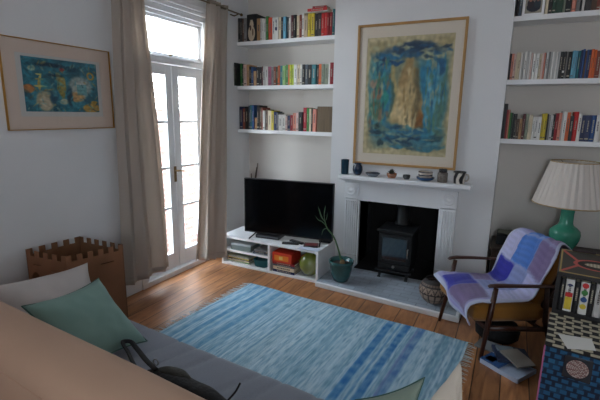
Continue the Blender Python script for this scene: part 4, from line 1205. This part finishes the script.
cushion('cushion', 'off-white cushion leaning behind the sea-green one at the left end of the sofa', 'cushion',
        [(.77, -2.80, .735), (1.06, -2.88, .47), (1.02, -3.29, .48), (.62, -3.30, .735)], .11, offw_m, seed=2)
cushion('cushion', 'sea-green cushion with darker edging at the left end of the sofa', 'cushion',
        [(.935, -2.86, .695), (1.315, -2.895, .445), (1.32, -3.29, .48), (1.03, -3.31, .745)], .12, teal_m, piping=teal_e, seed=5)
cushion('cushion', 'grey-green cushion with a seam, cut off at the bottom of the photo', 'cushion',
        [(2.675, -2.915, .70), (2.47, -3.04, .62), (2.44, -3.20, .47), (2.66, -3.10, .45)], .09, mat('sage_cotton', rgb(134, 148, 134), .95, bump=.2, bscale=400), piping=teal_e, seed=7)
cushion('cushion', 'cream cushion standing on its corner at the right end of the sofa', 'cushion',
        [(2.775, -2.77, .715), (2.69, -2.98, .64), (2.74, -3.20, .47), (2.81, -2.98, .46)], .09, mat('cream_cotton', rgb(214, 202, 186), .95, bump=.2, bscale=400), seed=9)

# black bag lying along the seat
bag = thing('black_bag', 'black and olive soft bag with a looped strap lying on the grey sofa seat', 'bag', (1.7, -3.12, .43))
def bw(pts, r, flat):
    bm = bmesh.new(); P = bez(pts, 6); n = len(P)
    tube(bm, P, [max(.006, r * math.sin(math.pi * (.05 + .9 * i / (n - 1))) ** .6 * (1 + .06 * math.sin(i * .9))) for i in range(n)], n=14, flat=flat); return bm
obj('bag_body', bw([(1.55, -3.11, .475), (1.66, -3.11, .485), (1.80, -3.12, .49), (1.93, -3.13, .485), (2.05, -3.15, .475)], .042, .6), mat('black_nylon', rgb(14, 14, 15), .8, bump=.8, bscale=40), bag, smooth=True)
obj('flap', bw([(1.60, -3.095, .495), (1.68, -3.09, .503), (1.78, -3.10, .507)], .030, .5), mat('olive_nylon', rgb(40, 39, 31), .8, bump=.5, bscale=40), bag, smooth=True)
obj('strap', TB(bez([(1.60, -3.11, .50), (1.50, -3.075, .50), (1.40, -3.035, .505), (1.345, -3.02, .515), (1.335, -3.055, .525), (1.40, -3.085, .515), (1.52, -3.14, .50), (1.62, -3.14, .49)], 6), .012, n=8, flat=.5), mat('black_webbing', rgb(18, 18, 20), .8), bag, smooth=True)
obj('ring', TB([(1.575 + .014 * math.cos(a * .524), -3.085, .515 + .014 * math.sin(a * .524)) for a in range(12)], .0028, n=6, closed=True), steel_m, bag, smooth=True)
obj('cord', TB(bez([(1.98, -3.12, .49), (2.0, -3.09, .52), (2.01, -3.07, .55)], 4), .004), mat('black_webbing', rgb(18, 18, 20), .8), bag, smooth=True)

# ================================================================== CARDBOARD CASTLE
card_m = mat('brown_cardboard', rgb(142, 96, 66), .85, var=.12, vscale=10, bump=.1, bscale=80)
card_in = mat('cardboard_inside', rgb(120, 82, 54), .9, var=.1)
ca = thing('cardboard_castle', 'brown cardboard box cut with castle battlements, standing behind the sofa', 'cardboard box', (.28, -2.53, 0))
def castle_wall(p0, p1, slots, nt=6):
    """a sheet of cardboard from p0 to p1 with battlements and cut openings (a0, a1, z0, z1)"""
    bm = bmesh.new(); t = .006
    p0, p1 = Vector((*p0, 0)), Vector((*p1, 0)); d = (p1 - p0); ln = d.length; d.normalize(); nn = Vector((-d.y, d.x, 0))
    cuts_a = {0.0, ln}; H = .675; hb = .635
    step = ln / (nt * 2 - 1)
    for k in range(1, nt * 2 - 1): cuts_a.add(round(step * k, 4))
    cuts_z = {0.0005, hb, H}
    for s in slots: cuts_a.update((s[0], s[1])); cuts_z.update((s[2], s[3]))
    A = sorted(cuts_a); Z = sorted(cuts_z)
    def solid_(a, z):
        if z > hb: return int(a / step) % 2 == 0
        for s in slots:
            if s[0] < a < s[1] and s[2] < z < s[3]:
                if len(s) > 4:
                    return False
                return False
        return True
    for a0, a1 in zip(A, A[1:]):
        for z0, z1 in zip(Z, Z[1:]):
            if solid_((a0 + a1) / 2, (z0 + z1) / 2):
                vs = []
                for s in (0, t):
                    for (a, z) in ((a0, z0), (a1, z0), (a1, z1), (a0, z1)):
                        q = p0 + d * a + nn * s; vs.append(bm.verts.new((q.x, q.y, z)))
                for q in ((0, 1, 2, 3), (7, 6, 5, 4), (0, 4, 5, 1), (1, 5, 6, 2), (2, 6, 7, 3), (3, 7, 4, 0)):
                    f = bm.faces.new([vs[i] for i in q]); f.material_index = 0
    bmesh.ops.remove_doubles(bm, verts=bm.verts, dist=.0002)
    return bm
cA, cB, cC, cD = (.052, -2.735), (.085, -2.365), (.515, -2.345), (.415, -2.70)
arch = [(.08 + .006 * k, .16 - .006 * k, .30 + .02 * k, .32 + .02 * k + .001) for k in range(4)]
obj('front_panel', castle_wall(cA, cD, [(.035, .115, .40, .50), (.045, .105, .50, .515), (.058, .092, .515, .525), (.06, .13, .575, .582), (.22, .30, .55, .557)], 5), card_m, ca)
obj('side_panel', castle_wall(cD, cC, [(.21, .30, .565, .575), (.12, .14, .30, .38)], 6), card_m, ca)
obj('back_panel', castle_wall(cC, cB, [], 6), card_in, ca)
obj('side_panel', castle_wall(cB, cA, [], 5), card_in, ca)
bm = bmesh.new(); vs = [bm.verts.new((x, y, .008)) for x, y in (cA, cD, cC, cB)]; bm.faces.new(vs)
obj('bottom', bm, card_in, ca, solid=.004)

# ================================================================== ALCOVE CABINET, LAMP
cab = thing('alcove_cabinet', 'low dark wooden cabinet in the alcove right of the chimney breast', 'cabinet', (3.38, -.2, 0))
cz = .475
dw_m = mat('dark_stained_wood', rgb(62, 48, 38), .5, var=.3, vscale=12, stretch=(1, 1, .2))
obj('top', B((2.775, 3.98, -.40, -.005, cz - .025, cz)), dw_m, cab, bevel=.003)
obj('body', B((2.79, 3.97, -.375, -.01, .05, cz - .025)), dw_m, cab)
obj('plinth', B((2.80, 3.96, -.35, -.01, .0005, .05)), dw_m, cab)
for k in range(4):
    a = 2.795 + k * .294
    d_ = obj('cabinet_door', frame_bm(a, a + .288, .06, cz - .03, -.376, -.392, .04), dw_m, cab, bevel=.002)
    obj('door_panel', B((a + .04, a + .248, -.382, -.376, .10, cz - .07)), dw_m, d_)
    obj('knob', LT([(.001, 0), (.006, 0), (.006, .01), (.012, .016), (.010, .024), (.001, .026)], 0, 0, n=14, M=Matrix.Translation((a + (.25 if k % 2 == 0 else .038) - .006, -.392, .27)) @ Matrix.Rotation(math.radians(90), 4, 'X')), brass_m, d_, smooth=True)
# dark case with a pale cloth at the far left of the cabinet
bx_ = obj('storage_box', B((2.815, 2.97, -.30, -.10, cz + .0005, cz + .09)), mat('black_card_box', rgb(24, 24, 24), .7), bevel=.004)
tag(bx_, 'black box at the left end of the dark alcove cabinet', 'box')
def clothf(u, v):
    x = 2.822 + .20 * u; y = -.315 + .22 * v
    z = cz + .094 + .012 * math.sin(u * 9 + v * 3) * u - (max(0, (x - 2.97)) * 1.1)
    return Vector((x, y, max(cz + .004, z + .02 * (1 - u) * (1 - v))))
bm = bmesh.new(); grid(bm, clothf, 26, 20)
tag(obj('folded_paper', bm, mat('grey_crumpled_paper', rgb(112, 112, 98), .85), smooth=True, solid=.002), 'crumpled grey-green paper lying over the black box in the right alcove', 'paper')

LX, LY = 3.322, -.27
lamp = thing('table_lamp', 'turquoise ceramic table lamp with a pleated cream shade in the right alcove', 'lamp', (LX, LY, cz + .0005))
g_lamp = glaze('turquoise_crackle_glaze', 66, 158, 130, var=.18, vscale=26)
obj('lamp_base', LT([(.002, 0), (.070, 0), (.074, .012), (.066, .022), (.070, .04), (.095, .08), (.112, .125), (.116, .165), (.110, .195), (.085, .220), (.058, .238), (.050, .26), (.048, .33), (.052, .385), (.056, .40), (.050, .407), (.002, .407)], LX, LY, cz + .0005, n=48, cap=False), g_lamp, lamp, smooth=True)
obj('stem', LT([(.010, .405), (.010, .52), (.018, .522), (.018, .57), (.002, .572)], LX, LY, cz, n=16), brass_m, lamp, smooth=True)
obj('bulb', LT([(.013, .572), (.018, .585), (.03, .62), (.026, .65), (.002, .662)], LX, LY, cz, n=18), mat('opal_bulb', rgb(225, 225, 215), .3), lamp, smooth=True)
def shade_fn(u, v):
    a = u * 2 * math.pi; n = 32
    r = .268 + (.168 - .268) * v
    r += .007 * (abs(((a * n / 6.2832) % 1) - .5) * 2 - .5)
    return Vector((LX + r * math.cos(a), LY + r * math.sin(a), .895 + .345 * v))
sh_m = bpy.data.materials.new('pleated_cream_fabric'); sh_m.use_nodes = True
p_ = sh_m.node_tree.nodes['Principled BSDF']; p_.inputs['Base Color'].default_value = (*rgb(216, 207, 198), 1); p_.inputs['Roughness'].default_value = .9
bm = bmesh.new(); grid(bm, shade_fn, 32 * 8, 6)
so_ = obj('lamp_shade', bm, sh_m, lamp, solid=.002)
for (r, z) in ((.269, .896), (.169, 1.24)):
    obj('shade_trim', TB([(LX + r * math.cos(k * math.pi / 30), LY + r * math.sin(k * math.pi / 30), z) for k in range(60)], .005, n=6, closed=True), mat('gold_braid', rgb(176, 150, 108), .7), so_, smooth=True)
bm = bmesh.new()
for k in range(3):
    a = k * 2.094; tube(bm, [(LX + .012 * math.cos(a), LY + .012 * math.sin(a), 1.14), (LX + .166 * math.cos(a), LY + .166 * math.sin(a), 1.236)], .0022, n=6)
tube(bm, [(LX + .014 * math.cos(k * .5236), LY + .014 * math.sin(k * .5236), 1.14) for k in range(12)], .003, n=6, closed=True)
tube(bm, [(LX, LY + .012, 1.14), (LX + .04, LY, 1.10), (LX + .03, LY, 1.0)], .002, n=6)
obj('shade_carrier', bm, brass_m, lamp)

# ================================================================== ARMCHAIR
ch = thing('armchair', 'low dark teak armchair with mustard cushions under a crocheted blanket', 'armchair', (2.65, -1.27, 0), math.atan2(.57, .82))
def CT(a, b, z): return total(ch) @ Vector((a, -b, z))
mus_m = mat('mustard_wool', rgb(150, 100, 30), .95, bump=.25, bscale=300, sheen=.2)
for s in (-1, 1):
    obj('leg', TB([CT(.075, s * .265, .505), CT(.05, s * .267, .3), CT(-.008 if s < 0 else .015, s * .272, .0005)], [.015, .019, .012], n=12), walnut_m, ch, smooth=True)
    obj('leg', TB([CT(.44, s * .262, .495), CT(.46, s * .262, .25), CT(.54, s * .268, .0005)], [.014, .018, .012], n=12), walnut_m, ch, smooth=True)
    bm = bmesh.new()
    pts = [(.02, .262, .515), (.035, .266, .522), (.09, .272, .524), (.2, .272, .518), (.38, .268, .505), (.50, .262, .50), (.535, .26, .497)]
    tube(bm, [CT(a, s * b, z) for a, b, z in pts], [.014, .022, .027, .025, .022, .018, .012], n=12, flat=.42)
    obj('armrest', bm, walnut_m, ch, smooth=True)
    obj('side_rail', TB([CT(.03, s * .262, .225), CT(.46, s * .262, .19)], .014, n=10, flat=1.3), walnut_m, ch, smooth=True)
obj('front_rail', TB([CT(.035, -.25, .225), CT(.035, .25, .225)], .014, n=10), walnut_m, ch, smooth=True)
obj('rear_rail', TB([CT(.44, -.25, .19), CT(.44, .25, .19)], .014, n=10), walnut_m, ch, smooth=True)
# back frame: two raked posts, three slats
bk = bmesh.new()
for s in (-1, 1): tube(bk, [CT(.40, s * .225, .22), CT(.52, s * .225, .48), CT(.615, s * .215, .70)], [.014, .015, .010], n=10)
obj('back_frame', bk, walnut_m, ch, smooth=True)
for z, a in ((.38, .475), (.53, .545), (.66, .602)):
    obj('back_slat', TB([CT(a, -.22, z), CT(a + .015, 0, z), CT(a, .22, z)], .013, n=8, flat=.5), walnut_m, ch, smooth=True)
def slab(a0, z0, a1, z1, w, th, rnd_=.03):
    """cushion in chair space between (a0,z0) and (a1,z1) along the profile, width w, thickness th above the line"""
    bm = bmesh.new()
    d = Vector((a1 - a0, 0, z1 - z0)); ln = d.length; d.normalize(); up_ = Vector((-d.z, 0, d.x))
    N = 18
    def top(u, v, sgn):
        e = (1 - (2 * u - 1) ** 8) * (1 - (2 * v - 1) ** 8)
        k = th / 2 * (.55 + .45 * max(0, e) ** .5) 
        q = Vector((a0, 0, z0)) + d * ln * u + up_ * (th / 2 + sgn * k)
        return CT(q.x, (v - .5) * w, q.z)
    Vt = [[bm.verts.new(top(i / N, j / N, 1)) for j in range(N + 1)] for i in range(N + 1)]
    Vb = [[bm.verts.new(top(i / N, j / N, -1)) for j in range(N + 1)] for i in range(N + 1)]
    for V_ in (Vt, Vb):
        for i in range(N):
            for j in range(N): bm.faces.new((V_[i][j], V_[i + 1][j], V_[i + 1][j + 1], V_[i][j + 1]))
    for i in range(N):
        for j in (0, N): bm.faces.new((Vt[i][j], Vt[i + 1][j], Vb[i + 1][j], Vb[i][j]))
        for i2 in (0, N): bm.faces.new((Vt[i2][i], Vt[i2][i + 1], Vb[i2][i + 1], Vb[i2][i]))
    return bm
obj('seat_cushion', slab(-.05, .250, .46, .225, .50, .14), mus_m, ch, smooth=False, bevel=.02, seg=3)
obj('back_cushion', slab(.455, .30, .62, .69, .44, .10), mus_m, ch, smooth=False, bevel=.02, seg=3)

# crocheted blanket draped over seat and back
def blanket():
    bl_ = thing('crochet_blanket', 'crocheted patchwork blanket in lilac, blue and mauve draped over the armchair', 'blanket', (2.9, -1.1, .25))
    prof = [(-.050, .25), (-.075, .30), (-.078, .365), (-.055, .402), (.02, .412), (.12, .412), (.22, .405), (.31, .400), (.365, .42), (.395, .475), (.425, .55), (.455, .61), (.485, .68), (.515, .73), (.555, .757), (.60, .750), (.645, .71), (.662, .66), (.66, .58)]
    P2 = bez([(a, 0, z) for a, z in prof], 6); M_ = len(P2) - 1
    L2 = [0]
    for a, b in zip(P2, P2[1:]): L2.append(L2[-1] + (b - a).length)
    tot = L2[-1]
    def at(t):
        s = clamp(t) * tot
        for i in range(M_):
            if L2[i + 1] >= s:
                k = (s - L2[i]) / max(1e-6, L2[i + 1] - L2[i]); return P2[i] * (1 - k) + P2[i + 1] * k
        return P2[-1]
    def fn(u, v):
        # v: 0 = far side, 1 = near side; front hem slants down towards the near side
        b = -.262 + .515 * v
        t0 = .115 - .115 * smooth01(0, 1, v)
        t0 *= 1.0
        t = t0 + (1 - t0) * u
        p = at(t)
        # the far edge and the near edge hang over the sides of the seat a little
        sag = 0
        seatness = smooth01(.16, .22, t) * (1 - smooth01(.50, .58, t))
        e = max(0, (v - .93) / .07)
        sag -= .008 * e * e * seatness
        e2 = max(0, (.08 - v) / .08)
        sag -= .030 * e2 * e2 * seatness
        w_ = .009 * math.sin(v * 13 + t * 7) * (1 - seatness * .55) + .005 * noise.noise(Vector((u * 6, v * 6, 2)))
        nrm_out = Vector((-math.sin(0), 0, 0))
        fr_ = 1 - smooth01(.10, .2, t)
        a = p.x - w_ * fr_ * 1.5 - .02 * fr_ * v
        z = p.z + abs(w_) * (1 - fr_) + sag
        bb = b * (1 + .05 * math.sin(t * 9)) 
        if t > .62: bb = b * (.97 - .22 * smooth01(.72, .84, t) * (1 if v > .5 else .85))
        return CT(a, bb, z)
    pal = {'l': h('a09ccc'), 'i': h('2c2ea8'), 'm': h('7a6890'), 'b': h('4f80d0'), 'p': h('c2c2e6'), 'v': h('8a78a4'), 'g': h('8c98c8')}
    rows = [(0, .04, 'll'), (.04, .24, 'im'), (.24, .38, 'lp'), (.38, .56, 'ip'), (.56, .77, 'lb'), (.77, 1.01, 'vm')]
    def cf(u, v):
        wu = u + .012 * math.sin(v * 7); wv = v + .02 * math.sin(u * 9)
        if wv < .035 or wv > .965 or u < .022: return h('c2c6de')
        for a, b, cs in rows:
            if a <= wu < b:
                k = [.5, 1.01] if cs != 'll' else [.5, 1.01]
                if cs == 'im': bnd = [.14, .50, .93, 1.01]; seq = 'liml'
                elif cs == 'ip': bnd = [.40, .70, 1.01]; seq = 'igp'
                elif cs == 'lp': bnd = [.35, .7, 1.01]; seq = 'vgp'
                elif cs == 'lb': bnd = [.28, .66, 1.01]; seq = 'pbv'
                elif cs == 'vm': bnd = [.3, .7, 1.01]; seq = 'lbv'
                else: bnd = [1.01]; seq = 'l'
                for e, q in zip(bnd, seq):
                    if wv < e:
                        c = pal[q]
                        d = min(abs(wv - e), abs(wu - a), abs(wu - b))
                        if d < .010: return mixc(c, h('a8aed4'), .6)
                        s = 1 + .035 * math.sin(d * 160)
                        return tuple(clamp(x * s) for x in c)
        return pal['l']
    painted('crochet_squares', fn, cf, 150, 90, bl_, mat('crocheted_wool', (1, 1, 1), .95, attr=True, bump=.6, bscale=220, sheen=.2), solid=.008)
    # scalloped white edging along the front hem and near side
    e1 = [fn(0, k / 30) for k in range(31)] + [fn(k / 40, 1) for k in range(1, 30)]
    obj('edging', TB(e1, .0055, n=7), mat('pale_lilac_wool', rgb(196, 202, 224), .95), bl_, smooth=True)
blanket()


# ================================================================== MAGAZINES UNDER THE CHAIR
def papers(name, label, cat, x, y, z, lx, ly, t, rz, col, extra=None, tilt=0, group='papers heaped on the floor under the armchair'):
    bm = bmesh.new()
    n = 14
    def f(u, v, k):
        return Vector(((u - .5) * lx, (v - .5) * ly, k * t + .006 * math.sin(u * 5 + lx * 30) * (1 if tilt == 0 else 1) * u))
    for k in (0, 1):
        grid(bm, lambda u, v: f(u, v, k), n, n)
    mats = [mat('paper_' + name + '_%02x%02x%02x' % col, rgb(*col), .6)]
    for k in range(4):
        a = lambda s: f(*((s, 0) if k == 0 else (s, 1) if k == 1 else (0, s) if k == 2 else (1, s)), 0)
        b = lambda s: f(*((s, 0) if k == 0 else (s, 1) if k == 1 else (0, s) if k == 2 else (1, s)), 1)
        for i in range(n):
            bm.faces.new((bm.verts.new(a(i / n)), bm.verts.new(a((i + 1) / n)), bm.verts.new(b((i + 1) / n)), bm.verts.new(b(i / n))))
    bmesh.ops.remove_doubles(bm, verts=bm.verts, dist=.0003)
    if extra:
        for (x0, x1, y0, y1, c) in extra:
            box(bm, x0 * lx, x1 * lx, y0 * ly, y1 * ly, t * .9, t + .0045 + .006, len(mats)); mats.append(mat('print_%02x%02x%02x' % c, rgb(*c), .6))
    o = obj(name, bm, mats)
    o.matrix_basis = Matrix.Translation((x, y, z)) @ Matrix.Rotation(rz, 4, 'Z') @ Matrix.Rotation(tilt, 4, 'Y')
    return tag(o, label, cat, group)
papers('magazine', 'blue and white magazine with an orange panel, lowest on the floor under the armchair', 'magazine', 2.98, -1.50, .001, .26, .20, .030, -.55, (172, 184, 204), [(-.49, .0, -.49, .1, (38, 78, 128)), (-.42, -.2, -.42, -.1, (214, 110, 64))])
papers('magazine', 'dark blue magazine lying across the blue and white one under the armchair', 'magazine', 3.0, -1.41, .042, .21, .19, .016, .25, (40, 52, 78), [(-.4, .1, .1, .4, (120, 132, 138))])
papers('newspaper', 'crumpled grey newspaper sheet on top of the magazines under the armchair', 'newspaper', 3.03, -1.47, .066, .17, .13, .010, -.9, (150, 146, 138), tilt=.06)
papers('notebook', 'grey-white notebook lying behind the magazines near the chair leg', 'notebook', 2.87, -1.29, .001, .18, .12, .014, -.3, (128, 130, 130))
tg = thing('holdall', 'dark bulky bag on the floor beneath the armchair seat', 'bag', (2.93, -1.17, 0))
obj('bag_body', LT([(.002, .001), (.09, .001), (.115, .03), (.12, .09), (.10, .14), (.05, .165), (.002, .17)], 2.90, -1.13, 0, n=26, sx=1.25, sy=.8, cap=False), mat('black_nylon', rgb(26, 26, 28), .7), tg, smooth=True)
obj('handle', TB(bez([(2.84, -1.13, .15), (2.86, -1.14, .19), (2.93, -1.14, .195), (2.96, -1.13, .15)], 5), .007), mat('black_webbing', rgb(18, 18, 20), .8), tg, smooth=True)

# ================================================================== BOOKCASE AND TRUNK
bc = thing('low_bookcase', 'low black bookcase at the right edge with a patterned cloth on top', 'bookcase', (3.4, -1.73, 0))
bx0, bx1, by0, by1, bh = 3.124, 3.78, -1.948, -1.505, .842
blk_m = mat('black_painted_wood', rgb(26, 24, 24), .5)
obj('side_panel', B((bx0, bx0 + .018, by0, by1, .0005, bh - .02)), blk_m, bc)
obj('side_panel', B((bx1 - .018, bx1, by0, by1, .0005, bh - .02)), blk_m, bc)
obj('top_panel', B((bx0, bx1, by0, by1, bh - .02, bh)), blk_m, bc, bevel=.002)
obj('back_panel', B((bx0 + .018, bx1 - .018, by1 - .008, by1, .02, bh - .02)), blk_m, bc)
for z in (.02, .32, .625): obj('shelf', B((bx0 + .018, bx1 - .018, by0 + .004, by1 - .008, z, z + .016)), blk_m, bc)
def topcloth(u, v):
    pass
    c = h('3c3a34') if (int(u * 90) + int(v * 60)) % 2 else h('4a463c')
    def dl(x0, y0, x1, y1):
        dx, dy = x1 - x0, y1 - y0; t = clamp(((u - x0) * dx + (v - y0) * dy) / (dx * dx + dy * dy)); return math.hypot((u - x0 - t * dx), (v - y0 - t * dy) * .74)
    cx, cy = .26, .45
    for l in ((.0, 1.0, .12, .56), (.0, .0, .12, .34), (.52, 1.0, .40, .56), (.52, .0, .40, .34), (.52, 1., .64, .56), (.52, 0, .64, .34)):
        if dl(*l) < .014: c = h('c05a52')
    for cx in (.26, .78):
        r = math.hypot((u - cx) / .155, (v - cy) / .20)
        if .88 < r < 1.08: c = h('c05a52')
        if r < .88: c = h('2e2c28')
        if math.hypot((u - cx) / .09, (v - cy) / .07) < 1: c = h('c8c0a8') if int(u * 80) % 2 else h('a89c84')
    if v > .965 or v < .02 or u < .012: c = h('a8925c')
    return c
obj_c = thing('table_runner', 'black woven cloth with coral diamond pattern spread on the low bookcase', 'cloth', (3.44, -1.73, bh))
painted('woven_cloth', lambda u, v: (3.130 + .62 * u, by0 + .004 + (by1 - by0 - .02) * v, bh + .0025), topcloth, 200, 120, obj_c, mat('kilim_weave', (1, 1, 1), .9, attr=True), solid=.002, smooth=False)
tbox('turquoise_tin', 'small turquoise tin at the back of the low bookcase top', 'tin', 3.345, -1.535, bh + .005, .05, .03, .018, mat('turquoise_tin_paint', rgb(40, 120, 140), .4), 0)
tbox('pen', 'long dark pen case at the back left of the bookcase top', 'pen case', 3.235, -1.53, bh + .005, .11, .022, .012, mat('dark_red_leather', rgb(44, 22, 22), .6), 0)
# books in the open cubby
cz2 = .6415
def dots(bm, mats):
    for i, c in enumerate(('red', 'green', 'blue', 'yellow')):
        a = .0135
        z = .150 - i * .036
        vs = [bm.verts.new((a * math.cos(t * math.pi / 8), -.0075, z + a * math.sin(t * math.pi / 8))) for t in range(16)]
        f = bm.faces.new(vs); f.material_index = len(mats); mats.append(cover(c))
def arcs(bm, mats):
    vs = [bm.verts.new((.013 * math.cos(t * math.pi / 8), -.0075, .135 + .011 * math.sin(t * math.pi / 8))) for t in range(9)]
    f = bm.faces.new(vs); f.material_index = len(mats); mats.append(cover('navy'))
    box(bm, -.015, .015, -.0075, -.006, .078, .10, len(mats)); mats.append(cover('red'))
    box(bm, -.015, .015, -.0075, -.006, .012, .076, len(mats)); mats.append(cover('yellow'))
x = bx0 + .020
for w, c, hh, lab, ex in ((.022, 'black', .165, 'black book leftmost in the open top cubby of the low bookcase', None), (.036, 'white', .168, 'white spined book with a blue arch and red and yellow blocks', arcs), (.024, 'black', .16, 'slim black book between the two white spines in the low bookcase', None),
                          (.036, 'white', .166, 'white spined book with coloured dots down it in the low bookcase', dots), (.022, 'black', .163, 'slim black book right of the dotted white spine in the low bookcase', None), (.032, 'lgrey', .17, 'pale grey book behind the striped navy folder in the low bookcase', None),
                          (.05, 'navy', .15, 'thick navy folder at the right of the visible row in the low bookcase', None), (.045, 'charcoal', .16, 'charcoal striped folder at the far right of the visible row, low bookcase', None)):
    put_book(x + w / 2, by0 + .02, cz2, w - .001, .16, hh, c, lab, 'books in the open top cubby of the low bookcase', extra=ex, rnd=random.Random(5)); x += w + .001

tk = thing('trunk', 'trunk dressed in blue woven cloth at the bottom right corner', 'trunk', (3.4, -2.14, 0))
tx0, tx1, ty0, ty1, th_ = 3.118, 3.70, -2.325, -1.955, .625
obj('body', B((tx0 + .006, tx1, ty0 + .006, ty1, .0005, th_ - .004)), mat('dark_trunk_board', rgb(40, 34, 34), .8), tk)
def lattice(u, v):
    a = u * 17; b = v * 12
    k = (int(b) % 2) * .5
    return h('141414') if ((a + k * 2) % 2) < .75 or (b % 1) < .22 else h('b4ab94')
painted('lattice_cover', lambda u, v: (tx0 + (tx1 - tx0) * u, ty0 + (ty1 - ty0) * v, th_), lattice, 300, 200, tk, mat('lattice_weave', (1, 1, 1), .85, attr=True), solid=.004, smooth=False, label='black and cream lattice patterned cover')
def bluew(u, v):
    a = u * 15 + (int(v * 24) % 2) * .5; b = v * 24
    c = h('1c5478') if (a % 1) < .62 and (b % 1) > .3 else h('0c1c34')
    return mixc(c, h('2a7090'), .3 if (int(a) * 7 + int(b) * 3) % 5 == 0 else 0)
painted('blue_front', lambda u, v: (tx0 + (tx1 - tx0) * u, ty0, .002 + (th_ - .004) * v), bluew, 260, 260, tk, mat('blue_basket_weave', (1, 1, 1), .85, attr=True, bump=.3, bscale=200), solid=.003, smooth=False, label='blue woven front cloth')
painted('blue_side', lambda u, v: (tx0, ty1 + (ty0 - ty1) * u, .002 + (th_ - .004) * v), bluew, 160, 260, tk, mat('blue_basket_weave', (1, 1, 1), .85, attr=True), solid=.003, smooth=False, label='blue woven side cloth')
obj('edge_binding', TB([(tx0 - .001, ty0 - .001, .004), (tx0 - .001, ty0 - .001, th_)], .0035, n=6), mat('pink_binding', rgb(176, 96, 130), .8), tk)
pp = bmesh.new()
vs = [pp.verts.new((x, y, th_ + .004)) for x, y in ((3.160, -2.188), (3.286, -2.158), (3.300, -2.261), (3.277, -2.268), (3.199, -2.311), (3.184, -2.263))]
pp.faces.new(vs)
tag(obj('loose_paper', pp, mat('white_note_paper', rgb(214, 212, 206), .8), solid=.001), 'torn white sheet of paper lying on the lattice cover of the trunk', 'paper')
cd = thing('round_picture_card', 'small dark card with a round pink mosaic picture fixed to the trunk front', 'card', (3.24, ty0 - .004, .505))
obj('card', B((3.192, 3.293, ty0 - .0065, ty0 - .0025, .508, .610)), mat('dark_card_stock', rgb(30, 34, 42), .25), cd, bevel=.001)
def mosaic(u, v):
    a = u * 6.2832; r = v
    k = int(r * 6); n = 5 + k * 4
    q = (u * n + k * .5) % 1
    if q < .16 or (r * 6) % 1 < .16: return h('4a2c30')
    return h('b4a49c') if (int(u * n + k) % 3) else h('8c6862')
painted('round_picture', lambda u, v: (3.2425 + .040 * v * math.cos(u * 6.2832), ty0 - .0075, .560 + .040 * v * math.sin(u * 6.2832)), mosaic, 96, 24, cd, mat('printed_mosaic', (1, 1, 1), .4, attr=True), smooth=False)

# the bookcase and the trunk stand turned a little away from the wall's direction
piv = Matrix.Translation((3.124, -1.949, 0))
turn = piv @ Matrix.Rotation(math.radians(-6.3), 4, 'Z') @ piv.inverted()
for o in list(C.objects):
    if o.parent is None and (o in (bc, obj_c, tk, cd) or o.get('group') == 'books in the open top cubby of the low bookcase' or o.name.split('.')[0] in ('turquoise_tin', 'pen', 'loose_paper')):
        o.matrix_basis = turn @ o.matrix_basis
